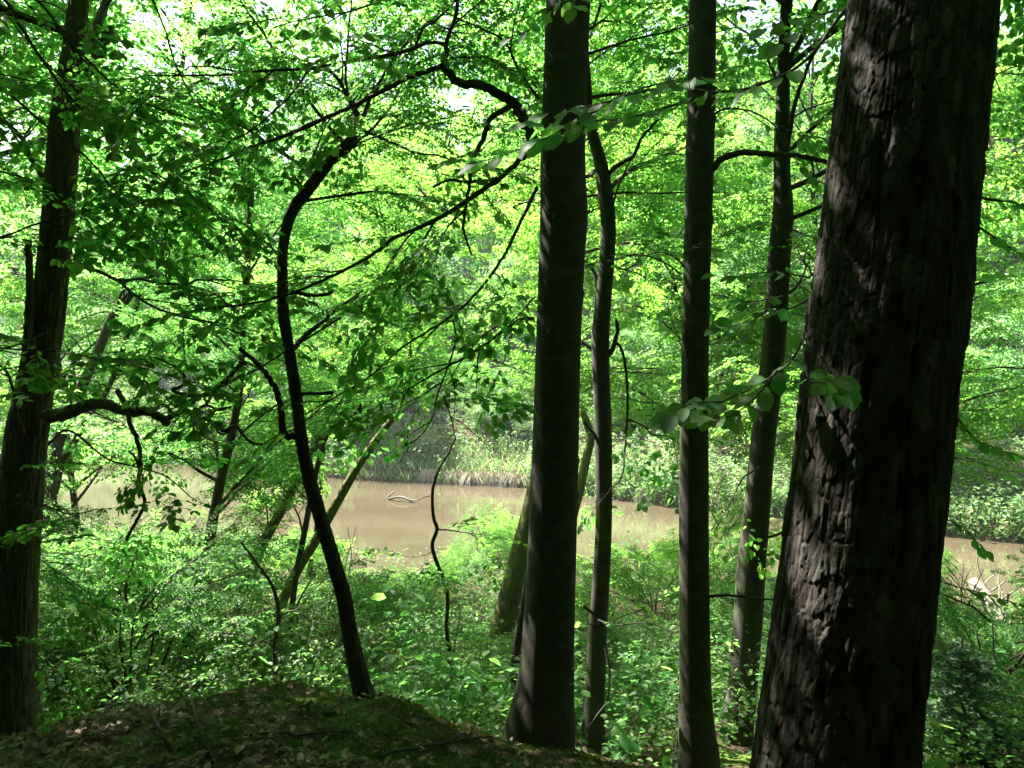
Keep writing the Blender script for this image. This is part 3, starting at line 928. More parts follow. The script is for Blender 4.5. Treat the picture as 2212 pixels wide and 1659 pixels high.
# --- slim beech beside it
r = np.random.default_rng(103)
base = P(1278, 1640, D_SLIM)
t = thing('beech_tree', 'slender wavy grey beech with side stubs, between two straighter trunks', 'tree', base)
p = P(1268, 150, D_SLIM)
ts = trunk_px(SLIM, D_SLIM, [(p[0] - 0.1, p[1] + 0.2, p[2] + 1.5, 0.02), (p[0] - 0.2, p[1] + 0.3, p[2] + 3.0, 0.01)])
trunk_mesh('trunk', ts, M_BEECH, t, base, 36, 260, bark_lumps(0.012, 0.8, 4), 0.1)
O, D, N, S = [], [], [], []
wood = Acc()
lines = [
    ([(1312, 378), (1332, 358), (1367, 337), (1377, 317), (1390, 293), (1424, 257), (1470, 225)], 6.4, 6.0, 0.020, 0.005, dict(start=0.5)),
    ([(1318, 470), (1327, 433), (1337, 400), (1360, 350), (1376, 326)], 6.35, 6.3, 0.009, 0.006, False),
    ([(1297, 770), (1278, 754), (1258, 738)], 6.4, 6.5, 0.022, 0.014, False),
    ([(1303, 775), (1318, 762), (1328, 740), (1334, 710), (1331, 690)], 6.4, 6.3, 0.024, 0.013, False),
    ([(1326, 745), (1337, 745), (1350, 783), (1356, 853), (1354, 913), (1350, 973), (1344, 1026), (1324, 1053)], 6.3, 6.2, 0.012, 0.005, dict(start=0.5, sub=(0.15, 0.4), spacing=0.4)),
    ([(1356, 906), (1390, 920), (1410, 940), (1440, 942), (1460, 955)], 6.2, 6.0, 0.008, 0.003, dict(sub=(0.15, 0.4))),
    ([(1302, 975), (1290, 950), (1278, 930), (1260, 912)], 6.35, 6.2, 0.018, 0.008, False),
    ([(1296, 640), (1287, 600), (1276, 575), (1262, 562)], 6.4, 6.5, 0.020, 0.012, False),
    ([(1322, 575), (1350, 582), (1375, 570), (1390, 560)], 6.4, 6.2, 0.009, 0.004, dict(sub=(0.2, 0.4))),
    ([(1322, 562), (1360, 552), (1400, 553), (1440, 570), (1472, 592)], 6.4, 6.2, 0.010, 0.005, dict(sub=(0.2, 0.5))),
    ([(1262, 1310), (1280, 1325), (1292, 1338)], 6.3, 6.4, 0.012, 0.012, False),
    ([(1292, 1340), (1330, 1350), (1380, 1346), (1420, 1352), (1455, 1368)], 6.3, 5.9, 0.009, 0.003, dict(sub=(0.2, 0.55), spacing=0.12, start=0.1)),
    ([(1308, 1400), (1316, 1450), (1312, 1510), (1290, 1545), (1265, 1580)], 6.2, 6.0, 0.010, 0.006, False),
]
branch_objs(t, base, lines, M_BEECH, wood, r, O, D, N, S)
grow_crown(r, ts, 1.0, 4.6, 12, 2.3, O, D, N, S, t, base, M_BEECH, leafmat=M_SUN_LEAF, dens=0.8)
L = instance_sprays(O, D, N, S, SPRAYS, r, wood)
finish_tree(t, base, L, wood, M_BEECH_LEAF, r, 160)

# --- second straight beech
r = np.random.default_rng(104)
base = P(1508, 1720, D_SECOND)
t = thing('beech_tree', 'straight smooth beech with one arched branch reaching behind the pine', 'tree', base)
p = P(1520, -150, D_SECOND)
ts = trunk_px(SECOND, D_SECOND, [(p[0] + 0.05, p[1] + 0.1, p[2] + 2.5, 0.075), (p[0], p[1] + 0.1, p[2] + 6.0, 0.035)])
trunk_mesh('trunk', ts, M_BEECH, t, base, 48, 300, beech_disp([(knots.uniform(0.2, 6), knots.uniform(-3.1, 3.1), knots.uniform(0.02, 0.035), knots.uniform(0.02, 0.05)) for _ in range(12)] + [(seg_len(ts, 0, SECOND, 700), -0.7, 0.05, 0.04), (seg_len(ts, 0, SECOND, 1290), 0.6, 0.05, 0.04)], 9), 0.25)
O, D, N, S = [], [], [], []
wood = Acc()
lines = [
    ([(1525, 380), (1543, 360), (1561, 343), (1608, 329), (1658, 332), (1725, 337), (1790, 350), (1860, 360)], 5.2, 4.9, 0.022, 0.012, dict(start=0.75)),
    ([(1752, 340), (1757, 368), (1762, 400), (1768, 415)], 5.0, 4.9, 0.007, 0.004, False),
    ([(1528, 1289), (1535, 1288), (1575, 1286), (1625, 1291), (1680, 1296)], 5.2, 5.0, 0.011, 0.006, False),
    ([(1535, 250), (1570, 235), (1620, 240), (1660, 260), (1690, 290)], 5.2, 5.0, 0.008, 0.004, True),
    ([(1490, 590), (1462, 560), (1430, 545), (1395, 552)], 5.2, 5.0, 0.006, 0.003, dict(sub=(0.15, 0.4), spacing=0.15)),
]
branch_objs(t, base, lines, M_BEECH, wood, r, O, D, N, S)
grow_crown(r, ts, 2.4, 6.5, 16, 3.2, O, D, N, S, t, base, M_BEECH, dens=0.7)
L = instance_sprays(O, D, N, S, SPRAYS, r, wood)
finish_tree(t, base, L, wood, M_BEECH_LEAF, r, 160)

# --- leaning beech behind the pine
r = np.random.default_rng(105)
base = P(1580, 1760, D_REAR)
t = thing('beech_tree', 'leaning pale grey beech with sun flecks, just beside the pine', 'tree', base)
p = P(1696, 60, D_REAR)
ts = trunk_px(REAR, D_REAR, [(p[0] + 0.1, p[1], p[2] + 1.6, 0.04), (p[0] + 0.15, p[1], p[2] + 4.0, 0.02)])
trunk_mesh('trunk', ts, M_BEECH, t, base, 44, 260, bark_lumps(0.016, 0.7, 12), 0.1)
O, D, N, S = [], [], [], []
wood = Acc()
lines = [
    ([(1700, 330), (1712, 250), (1735, 170), (1770, 90)], 6.6, 6.3, 0.022, 0.012, True),
    ([(1688, 640), (1720, 620), (1750, 560)], 6.6, 6.4, 0.012, 0.006, True),
    ([(1655, 1160), (1670, 1158), (1690, 1150)], 6.5, 6.4, 0.012, 0.010, False),
    ([(1640, 1010), (1608, 1030), (1590, 1060), (1570, 1100), (1548, 1140)], 6.5, 6.2, 0.009, 0.004, dict(sub=(0.15, 0.3))),
    ([(1600, 1480), (1570, 1460), (1545, 1450)], 6.4, 6.1, 0.008, 0.004, dict(sub=(0.2, 0.5), spacing=0.1)),
    ([(1618, 1420), (1650, 1410), (1690, 1430)], 6.2, 5.9, 0.008, 0.004, dict(sub=(0.2, 0.5), spacing=0.1)),
]
branch_objs(t, base, lines, M_BEECH, wood, r, O, D, N, S)
grow_crown(r, ts, 0.8, 5.0, 16, 2.7, O, D, N, S, t, base, M_BEECH, leafmat=M_SUN_LEAF, dens=0.9)
L = instance_sprays(O, D, N, S, SPRAYS, r, wood)
finish_tree(t, base, L, wood, M_SUN_LEAF, r, 160)

# --- oak
r = np.random.default_rng(106)
base = P(22, 1680, D_OAK)
t_oak = thing('oak_tree', 'furrowed brown oak trunk with a bare broken horizontal limb', 'tree', base)
p = P(180, -80, D_OAK)
ts = trunk_px(OAK, D_OAK, [(p[0] + 0.2, p[1] + 0.1, p[2] + 1.5, 0.05), (p[0] + 0.3, p[1] + 0.1, p[2] + 4, 0.025)])
trunk_mesh('trunk', ts, M_OAK, t_oak, base, 120, 420, furrows(0.012, 26, 6, 4.0), 0.2)
O, D, N, S = [], [], [], []
wood = Acc()
limb = [
    ([(98, 900), (112, 898), (143, 893), (187, 876), (217, 871), (250, 881), (283, 888), (317, 890), (345, 900), (362, 913)], 5.0, 4.9, 0.042, 0.026, False),
    ([(253, 843), (270, 876), (283, 920), (300, 963), (303, 1003), (300, 1046), (313, 1086), (300, 1116), (273, 1168)], 4.92, 4.8, 0.017, 0.010, dict(start=0.3, sub=(0.15, 0.35), spacing=0.5)),
    ([(300, 1010), (290, 985), (278, 975)], 4.85, 4.9, 0.010, 0.006, False),
    ([(296, 880), (294, 862), (306, 835), (315, 800)], 4.9, 5.0, 0.007, 0.005, False),
    ([(362, 905), (400, 886), (427, 906), (447, 906), (483, 930), (510, 920), (530, 946), (547, 956), (573, 960)], 4.9, 4.8, 0.020, 0.007, False),
    ([(427, 900), (432, 882), (450, 876), (472, 886), (498, 880)], 4.88, 4.85, 0.012, 0.005, False),
    ([(447, 906), (470, 885), (500, 878)], 4.88, 4.8, 0.010, 0.004, False),
    ([(455, 912), (480, 938), (505, 922), (520, 905)], 4.86, 4.8, 0.008, 0.004, False),
    ([(530, 780), (520, 788), (503, 806), (480, 830), (447, 853), (413, 855), (373, 843), (397, 830), (393, 806), (360, 783), (333, 773)], 4.8, 4.7, 0.018, 0.005, dict(start=0.6, sub=(0.15, 0.3), spacing=0.5)),
]
branch_objs(t_oak, base, limb, M_DEADLIMB, wood, r, O, D, N, S)
lines = [
    ([(160, 240), (173, 177), (200, 140), (222, 100), (240, 60)], 5.1, 5.0, 0.045, 0.030, False),
    ([(165, 235), (203, 207), (225, 196), (247, 187)], 5.05, 4.9, 0.032, 0.026, False),
    ([(118, 400), (93, 380), (70, 347), (53, 307), (20, 270), (-20, 245)], 5.1, 5.1, 0.020, 0.012, True),
    ([(57, 756), (60, 700), (64, 640), (63, 580), (60, 520)], 4.95, 4.95, 0.024, 0.020, False),
    ([(150, 568), (213, 586), (257, 606), (300, 603), (350, 613), (407, 613), (427, 605), (500, 606), (560, 615)], 5.0, 4.6, 0.013, 0.004, dict(start=0.2, sub=(0.25, 0.6))),
    ([(257, 606), (290, 636), (333, 663), (400, 686), (450, 696), (520, 720)], 4.9, 4.5, 0.010, 0.004, dict(start=0.1)),
    ([(130, 470), (180, 457), (260, 440), (327, 433), (390, 440)], 4.9, 4.4, 0.010, 0.003, dict(start=0.15)),
    ([(100, 720), (60, 735), (20, 750), (-20, 752)], 4.9, 4.7, 0.008, 0.004, dict(sub=(0.2, 0.5))),
    ([(50, 940), (35, 890), (28, 840), (12, 800), (-15, 780)], 4.9, 4.6, 0.014, 0.006, dict(sub=(0.2, 0.4))),
    ([(105, 960), (150, 930), (230, 990), (300, 1010), (360, 1030), (420, 1080)], 4.95, 4.4, 0.008, 0.003, dict(start=0.3, sub=(0.2, 0.4), spacing=0.35)),
    ([(60, 1100), (90, 1090), (150, 1110), (210, 1100)], 4.9, 4.7, 0.007, 0.003, dict(sub=(0.15, 0.3), spacing=0.25, scale=0.8)),
]
branch_objs(t_oak, base, lines, M_OAK, wood, r, O, D, N, S)
grow_crown(r, ts, 1.6, 6.0, 18, 3.4, O, D, N, S, t_oak, base, M_OAK, dens=0.7)
L = instance_sprays(O, D, N, S, SPRAYS, r, wood)
finish_tree(t_oak, base, L, wood, M_BEECH_LEAF, r, 260)

# --- crooked dark tree on the mound
r = np.random.default_rng(107)
base = P(790, 1510, D_CROOKED)
t_cr = thing('crooked_tree', 'thin dark crooked tree bending over at the top of the mossy mound', 'tree', base)
ts = trunk_px(CROOKED, D_CROOKED)
def rough_lumps(th, s, r): return bark_lumps(0.02, 1.0, 33)(th, s, r) + furrows(0.004, 12, 9, 9.0)(th, s, r)
trunk_mesh('trunk', ts, M_DARK, t_cr, base, 48, 340, rough_lumps, 0.15)
O, D, N, S = [], [], [], []
wood = Acc()
lines = [
    ([(655, 950), (642, 944), (613, 936), (607, 893), (600, 853), (583, 820), (550, 780), (517, 753)], 5.0, 4.8, 0.026, 0.012, dict(start=0.6, sub=(0.2, 0.5))),
    ([(622, 762), (633, 753), (667, 720), (700, 693), (733, 664), (770, 640)], 5.0, 5.3, 0.022, 0.008, dict(start=0.6)),
    ([(612, 632), (627, 630), (660, 636), (700, 637), (718, 630)], 5.0, 4.9, 0.014, 0.010, False),
    ([(638, 855), (657, 850), (690, 850), (718, 848)], 5.0, 4.85, 0.012, 0.010, False),
    ([(655, 428), (648, 405), (640, 385)], 5.0, 5.0, 0.018, 0.012, False),
    ([(648, 400), (680, 330), (700, 280), (730, 230)], 5.0, 4.9, 0.008, 0.005, True),
    ([(765, 240), (730, 170), (700, 150), (660, 150)], 5.0, 4.8, 0.014, 0.008, True),
    ([(770, 275), (840, 305), (900, 330), (960, 340), (1010, 375)], 5.0, 5.1, 0.010, 0.004, True),
    ([(612, 560), (570, 520), (520, 480), (470, 470)], 5.0, 4.7, 0.009, 0.004, True),
]
branch_objs(t_cr, base, lines, M_DARK, wood, r, O, D, N, S)
grow_crown(r, ts, 0.9, 1.7, 6, 1.5, O, D, N, S, t_cr, base, M_DARK, spacing=0.26)
L = instance_sprays(O, D, N, S, SPRAYS, r, wood)
finish_tree(t_cr, base, L, wood, M_BEECH_LEAF, r, 200)

# --- beech standing outside to the side whose long thin twigs droop across the oak
r = np.random.default_rng(108)
base = np.array([-4.6, 4.0, float(height(-4.6, 4.0)) - 0.1])
t = thing('beech_tree', 'beech whose long thin leafy twigs droop across the furrowed oak', 'tree', base)
tr = np.array([(*base, 0.17), (-4.55, 4.0, 0, 0.15), (-4.4, 4.05, 3, 0.11), (-4.3, 4.1, 6, 0.05), (-4.3, 4.1, 8, 0.02)])
trunk_mesh('trunk', tr, M_BEECH, t, base, 32, 100, bark_lumps(0.01, 0.8, 14), 0.1)
O, D, N, S = [], [], [], []
wood = Acc()
lines = [
    ([(-300, -160), (-120, -100), (10, 0), (50, 67), (133, 187), (187, 247), (233, 293), (300, 353), (380, 400)], 4.0, 4.0, 0.012, 0.003, dict(start=0.3, sub=(0.2, 0.55), spacing=0.2)),
    ([(-280, -220), (-60, -100), (93, 13), (133, 73), (187, 127), (250, 187), (330, 230), (420, 260)], 4.0, 4.1, 0.011, 0.003, dict(start=0.3, sub=(0.2, 0.55), spacing=0.2)),
    ([(-300, 20), (-120, 110), (0, 187), (100, 273), (150, 310), (207, 360), (240, 403), (300, 470)], 3.9, 3.9, 0.011, 0.003, dict(start=0.3, sub=(0.2, 0.5), spacing=0.2)),
    ([(-300, 560), (-120, 540), (0, 513), (90, 480), (180, 457), (260, 440)], 3.8, 3.8, 0.010, 0.003, dict(start=0.35, sub=(0.2, 0.5), spacing=0.2)),
    ([(-300, 300), (-100, 330), (0, 370), (70, 390), (140, 430)], 3.8, 3.9, 0.008, 0.003, dict(start=0.35, sub=(0.2, 0.45), spacing=0.22)),
    ([(-280, 700), (-100, 740), (0, 752), (130, 760), (240, 780), (330, 800)], 3.7, 3.7, 0.007, 0.002, dict(start=0.4, sub=(0.15, 0.4), spacing=0.16)),
    ([(-280, 980), (-100, 1000), (0, 1050), (60, 1080), (130, 1110)], 4.0, 4.2, 0.007, 0.002, dict(start=0.45, sub=(0.1, 0.3), spacing=0.16, scale=0.8)),
    ([(-280, 1120), (-100, 1150), (20, 1180), (90, 1210), (150, 1260)], 4.2, 4.3, 0.007, 0.002, dict(start=0.5, sub=(0.1, 0.25), spacing=0.2, scale=0.75)),
    ([(-280, 1350), (-100, 1370), (0, 1390), (60, 1400), (110, 1440)], 4.2, 4.3, 0.006, 0.002, dict(start=0.5, sub=(0.1, 0.25), spacing=0.2, scale=0.75)),
    ([(330, 0), (355, 60), (380, 140), (420, 220)], 4.2, 4.2, 0.006, 0.003, True),
]
branch_objs(t, base, lines, M_BEECH, wood, r, O, D, N, S)
grow_crown(r, tr, 2.2, 7.0, 18, 3.8, O, D, N, S, t, base, M_BEECH, dens=0.6)
L = instance_sprays(O, D, N, S, SPRAYS, r, wood)
finish_tree(t, base, L, wood, M_BEECH_LEAF, r, 260)

# --- young beech hidden behind the pine: its large leaves hang in front
r = np.random.default_rng(109)
base = np.array([1.75, 3.35, float(height(1.75, 3.35)) - 0.1])
t = thing('young_beech', 'young beech with large toothed leaves hanging before the scaly pine', 'tree', base)
stem = np.array([(*base, 0.035), (1.72, 3.3, -1.2, 0.032), (1.70, 3.25, 0, 0.028), (1.72, 3.22, 1.2, 0.022), (1.8, 3.2, 2.2, 0.012)])
trunk_mesh('trunk', stem, M_BEECH, t, base, 16, 60, bark_lumps(0.004, 1.0, 3))


def twig_leaves(px, d0, d1, n, size, r0=0.005, spread=0.9, tilt=0.5, skip=0.0):
    w3 = crom(px_line(px, d0, d1), 40)
    a = Acc(); tube(a, w3, np.linspace(r0, 0.0016, 40), 5)
    br = link('branch', a.mesh('branch', M_TWIG, True, base), t)
    big = []
    tn = unit(np.gradient(w3, axis=0))
    for k in range(n):
        f = skip + (1 - skip) * (k + 0.6) / n
        j = min(int(f * 39), 39)
        h = unit(np.cross(tn[j], [0, 0, 1.0]))
        sgn = 1 if k % 2 else -1
        ang = r.uniform(0.6, 1.15) * spread
        dd = tn[j] * math.cos(ang) + h * sgn * math.sin(ang) + np.array([0, 0, r.normal(-0.25, 0.2)])
        nn = np.array([r.normal(0, tilt), r.normal(-0.35, tilt), 1.0])
        off = unit(dd) * 0.012
        big.append((w3[j] + off, dd, nn, size * r.uniform(0.75, 1.1)))
    big.append((w3[-1], tn[-1] + [0, 0, -0.2], np.array([0, -0.4, 1.0]), size))
    Lb = (np.array([b[0] for b in big]), unit(np.array([b[1] for b in big])), unit(np.array([b[2] for b in big])), np.array([b[3] for b in big]))
    place_leaf_objects(br, base, Lb, M_BEECH_LEAF, r)


# arching twig low across the pine and the straight beech
twig_leaves([(1800, 560), (1752, 640), (1738, 720), (1708, 780), (1640, 830), (1560, 868), (1500, 892)], 3.0, 2.25, 15, 0.078, 0.006, skip=0.3)
twig_leaves([(1735, 720), (1738, 780), (1750, 822), (1790, 828), (1822, 850)], 2.6, 2.12, 6, 0.082, 0.003, skip=0.35)
twig_leaves([(1750, 822), (1762, 815), (1785, 812), (1810, 818)], 2.3, 2.12, 3, 0.075, 0.002, skip=0.4)
twig_leaves([(1680, 800), (1640, 850), (1600, 885), (1560, 905), (1530, 900)], 2.4, 2.2, 10, 0.078, 0.003)
twig_leaves([(1560, 868), (1510, 870), (1470, 880), (1455, 895)], 2.3, 2.2, 6, 0.075, 0.003)
# high twig across the two beeches
twig_leaves([(1850, -10), (1798, 57), (1775, 90), (1741, 130), (1691, 163), (1608, 193), (1541, 200), (1475, 220), (1404, 243), (1337, 258), (1270, 262), (1220, 287), (1160, 305)], 3.1, 2.6, 26, 0.080, 0.008, skip=0.3)
twig_leaves([(1541, 200), (1450, 190), (1370, 202), (1304, 222), (1240, 236), (1180, 245)], 2.9, 2.55, 16, 0.082, 0.005, skip=0.1)
twig_leaves([(1290, 240), (1240, 260), (1205, 270), (1150, 268)], 2.6, 2.5, 7, 0.082, 0.003)
twig_leaves([(1220, 287), (1150, 310), (1090, 335), (1035, 350)], 2.65, 2.6, 6, 0.085, 0.003)
twig_leaves([(1560, 200), (1520, 170), (1490, 175), (1450, 180)], 2.9, 2.7, 7, 0.08, 0.003)
# upper right corner of the gap
twig_leaves([(1820, 20), (1760, 35), (1700, 45), (1650, 62)], 2.9, 2.7, 8, 0.08, 0.004)
twig_leaves([(1720, 50), (1700, 75), (1680, 95)], 2.75, 2.65, 4, 0.085, 0.003)
twig_leaves([(1280, -60), (1250, -10), (1236, 20)], 3.0, 2.9, 5, 0.07, 0.003)
twig_leaves([(1250, -60), (1200, 10), (1150, 60), (1105, 80)], 3.4, 3.3, 12, 0.07, 0.003)
# little twigs beside the rear beech
twig_leaves([(1748, 648), (1700, 668), (1650, 674), (1600, 700), (1555, 708)], 2.9, 2.8, 11, 0.066, 0.004, skip=0.2)
twig_leaves([(1750, 600), (1690, 590), (1630, 590), (1570, 600), (1545, 595)], 3.2, 3.1, 14, 0.06, 0.004, skip=0.15)
twig_leaves([(1690, 640), (1640, 650), (1600, 655), (1560, 690)], 2.9, 2.8, 7, 0.064, 0.003)
# on the other side of the pine
twig_leaves([(2090, 420), (2130, 430), (2180, 437), (2230, 447)], 3.1, 3.0, 6, 0.062, 0.008, skip=0.4)
twig_leaves([(2080, 455), (2110, 487), (2160, 520), (2225, 565)], 3.1, 3.0, 8, 0.06, 0.007, skip=0.4)
twig_leaves([(2070, 620), (2100, 616), (2150, 600), (2230, 588)], 3.2, 3.1, 10, 0.06, 0.005, skip=0.2)
twig_leaves([(2040, 870), (2065, 900), (2108, 950), (2145, 966), (2200, 985)], 3.2, 3.1, 12, 0.055, 0.006, skip=0.2)
twig_leaves([(2020, 1250), (2060, 1265), (2110, 1278), (2150, 1290), (2200, 1305)], 3.4, 3.3, 12, 0.052, 0.003, skip=0.25)
twig_leaves([(2040, 1120), (2080, 1140), (2110, 1170), (2130, 1190)], 3.4, 3.3, 9, 0.052, 0.003)

# ------------------------------------------------------------------ leaning trees on the slope and the river bank
def slope_tree(seed, name, label, pts, d, mat, leafmat, top=(), crown=None, lines=(), n_obj=0, group=None, disp=0.012, kind='mid'):
    r = np.random.default_rng(seed)
    ts = trunk_px(pts, d, top)
    base = ts[0, :3]
    gz = float(height(base[0], base[1]))
    if base[2] > gz - 0.05:                         # root it in the slope
        dirv = unit(ts[0, :3] - ts[1, :3])
        ext = ts[0, :3] + dirv * max(0.1, (base[2] - gz + 0.25) / max(-dirv[2], 0.3))
        ts = np.concatenate([[[*ext, ts[0, 3] * 1.2]], ts]); base = ts[0, :3]
    t = thing(name, label, 'tree', base, group)
    trunk_mesh('trunk', ts, mat, t, base, 20, 120, bark_lumps(disp, 1.0, seed % 50), 0.15)
    O, D, N, S = [], [], [], []
    wood = Acc()
    branch_objs(t, base, list(lines), mat, wood, r, O, D, N, S)
    if crown:
        grow_crown(r, ts, crown[0], crown[1], crown[2], crown[3], O, D, N, S, t, base, mat, leafmat=leafmat, **(crown[4] if len(crown) > 4 else {}))
    if O:
        L = instance_sprays(O, D, N, S, SPRAYS, r, wood if d < 12 else None, 0.003)
        finish_tree(t, base, L, wood, leafmat, r, n_obj, kind)
    return t


slope_tree(201, 'slanting_tree', 'slim slanting trunk below the oak limb, rooted behind the mound', [(388, 1500, 34), (393, 1473, 28), (400, 1406, 26), (417, 1333, 25), (430, 1280, 25), (447, 1206, 24), (460, 1123, 23), (480, 1020, 21), (497, 953, 20), (510, 886, 18), (520, 820, 14)], 10.0, M_DARK, M_BEECH_LEAF,
           [(-3.3, 10, 1.5, 0.04), (-3.1, 10, 4, 0.02)], (-3.2, 3.8, 18, 2.4))
slope_tree(202, 'mossy_tree', 'mossy trunk slanting out over the water, thicker of the pair', [(500, 1385, 34), (510, 1345, 30), (530, 1280, 29), (547, 1220, 28), (575, 1160, 24), (617, 1086, 21), (650, 1020, 18), (700, 935, 15), (760, 850, 12)], 13.0, M_MOSSY, M_SUN_LEAF,
           [(-2.0, 13.5, 1.6, 0.03)], (-3.6, 1.6, 14, 2.0))
slope_tree(203, 'mossy_tree', 'long yellow-mossed trunk slanting across the open water', [(580, 1390, 28), (600, 1323, 25), (633, 1250, 23), (657, 1206, 22), (683, 1166, 21), (737, 1070, 20), (770, 1013, 18), (804, 963, 17), (840, 913, 14), (870, 860, 11)], 14.0, M_MOSSY, M_SUN_LEAF,
           [(-1.6, 14.5, 1.5, 0.03), (-1.2, 15, 4, 0.015)], (0.2, 3.8, 10, 2.6))
slope_tree(204, 'slanting_tree', 'thin forked trunk crossing in front of yellow-mossed one', [(626, 1430, 16), (628, 1380, 14), (630, 1323, 13), (640, 1240, 13), (653, 1173, 13), (683, 1020, 12), (700, 953, 12), (717, 926, 11), (740, 908, 9), (790, 850, 7)], 12.0, M_DARK, M_SUN_LEAF,
           [(-2.0, 12.3, 1.0, 0.02)], (-3.0, 1.2, 10, 1.7),
           lines=[([(632, 1330), (650, 1290), (680, 1240)], 12.0, 12.2, 0.018, 0.010, False)])
slope_tree(205, 'sapling', 'thin curved dark sapling standing behind the mound crest', [(593, 1470, 9), (593, 1390, 9), (600, 1340, 9), (597, 1293, 9), (583, 1256, 8), (557, 1220, 6), (520, 1170, 4)], 7.5, M_DARK, M_HERB, (),
           None, [([(593, 1400), (570, 1385), (520, 1372), (470, 1366)], 7.5, 7.2, 0.012, 0.004, dict(sub=(0.2, 0.5), spacing=0.16)),
                  ([(600, 1330), (640, 1320), (680, 1345), (735, 1350)], 7.5, 7.4, 0.009, 0.003, dict(sub=(0.2, 0.4), spacing=0.2)),
                  ([(594, 1380), (640, 1370), (680, 1390), (720, 1420)], 7.5, 7.2, 0.007, 0.003, dict(sub=(0.2, 0.4), spacing=0.2)),
                  ([(575, 1245), (540, 1220), (500, 1215)], 7.5, 7.3, 0.006, 0.003, dict(sub=(0.2, 0.5), spacing=0.16))])
slope_tree(206, 'slanting_tree', 'dark slanting trunk showing behind the oak, leaning toward the water', [(95, 1110, 30), (117, 1000, 29), (127, 953, 28), (160, 870, 25), (207, 770, 22), (240, 690, 22), (270, 650, 21), (300, 612, 19), (350, 540, 15)], 13.0, M_DARK, M_BEECH_LEAF,
           [(-5.4, 13, 4.0, 0.04), (-5.0, 13, 6.5, 0.02)], (0.2, 6.0, 15, 3.0))
slope_tree(207, 'slanting_tree', 'thin grey trunk springing beside the dark one behind the oak', [(110, 1090, 20), (133, 1000, 18), (157, 963, 17), (190, 900, 15), (250, 800, 12)], 14.5, M_DARK, M_BEECH_LEAF,
           [(-6.3, 14.5, 2.5, 0.04)], (0.4, 2.4, 7, 2.4))
slope_tree(208, 'mossy_tree', 'broad mossy trunk leaning behind the stout smooth beech', [(1046, 1540, 84), (1057, 1490, 68), (1070, 1430, 58), (1082, 1373, 53), (1092, 1330, 51), (1108, 1268, 50), (1126, 1200, 48), (1150, 1100, 44), (1175, 980, 40), (1195, 850, 34)], 10.5, M_MOSSY, M_SUN_LEAF,
           [(0.75, 10.8, 2.2, 0.08), (0.9, 10.8, 5.5, 0.03)], (1.0, 5.2, 14, 2.8), disp=0.03)
slope_tree(209, 'sapling', 'bare wiggly sapling standing alone before the open river', [(970, 1540, 9), (974, 1473, 8.5), (970, 1406, 8.5), (964, 1356, 8.5), (967, 1306, 8), (964, 1266, 8), (950, 1233, 8), (937, 1196, 8), (934, 1173, 8), (944, 1143, 7.5), (937, 1120, 7), (934, 1080, 6.5), (937, 1046, 6), (950, 1010, 5), (967, 983, 4), (985, 945, 3)], 7.2, M_DARK, M_SUN_LEAF, (), None,
           [([(944, 1143), (975, 1146), (1000, 1150), (1040, 1155)], 7.2, 7.3, 0.008, 0.003, dict(sub=(0.15, 0.35), spacing=0.2)),
            ([(934, 1070), (915, 1075), (895, 1085)], 7.2, 7.2, 0.004, 0.002, False),
            ([(937, 1190), (915, 1200), (890, 1205)], 7.2, 7.1, 0.004, 0.002, dict(sub=(0.1, 0.25), spacing=0.25)),
            ([(966, 1400), (950, 1370), (938, 1352), (925, 1345)], 7.2, 7.1, 0.005, 0.002, False),
            ([(974, 1430), (985, 1380), (995, 1320), (1003, 1270)], 7.2, 7.3, 0.006, 0.002, False)])
slope_tree(210, 'snag', 'pale broken mossy snag between the stout and the slender beech', [(1243, 1090, 22), (1256, 1040, 20), (1268, 985, 19), (1276, 945, 18), (1268, 915, 17), (1258, 888, 14)], 15.0, M_MOSSY, M_SUN_LEAF, (), None)
slope_tree(211, 'rough_tree', 'dark rough trunk tucked close behind the stout beech base', [(1098, 1640, 30), (1103, 1580, 26), (1110, 1500, 24), (1118, 1410, 24), (1135, 1300, 22), (1160, 1150, 20), (1190, 950, 18), (1210, 700, 16)], 7.0, M_DARK, M_BEECH_LEAF,
           [(0.6, 7.0, 2.5, 0.03)], (1.2, 2.4, 5, 1.5))

# riverside trees whose trunks stand mostly hidden but whose leaves fill the gaps
river_trees = [
    ('leafy tree on the near bank seen between slender and straight beech', 4.4, 17.0, 0.06, -2.4, 5.9, 20, 3.4),
    ('leafy tree on near bank with bright leaves behind the leaning beech', 6.2, 14.5, 0.06, -2.4, 4.9, 18, 3.0),
    ('leafy bank tree just behind the massive pine trunk', 7.4, 16.0, 0.12, -2.6, 5.4, 20, 3.4),
    ('leafy bank tree past the pine, over the fallen log', 16.8, 18.5, 0.10, -3.4, 5.9, 20, 3.6),
    ('leafy bank tree behind the crooked dark tree', -5.0, 18.6, 0.055, -2.6, 5.4, 16, 3.2),
    ('leafy bank tree overhanging the water behind the oak limb', -9.5, 17.5, 0.07, -4.2, 5.4, 22, 3.6),
    ('leafy tree on the near bank behind the stout beech', 0.6, 18.5, 0.08, -1.6, 5.4, 16, 3.2),
]
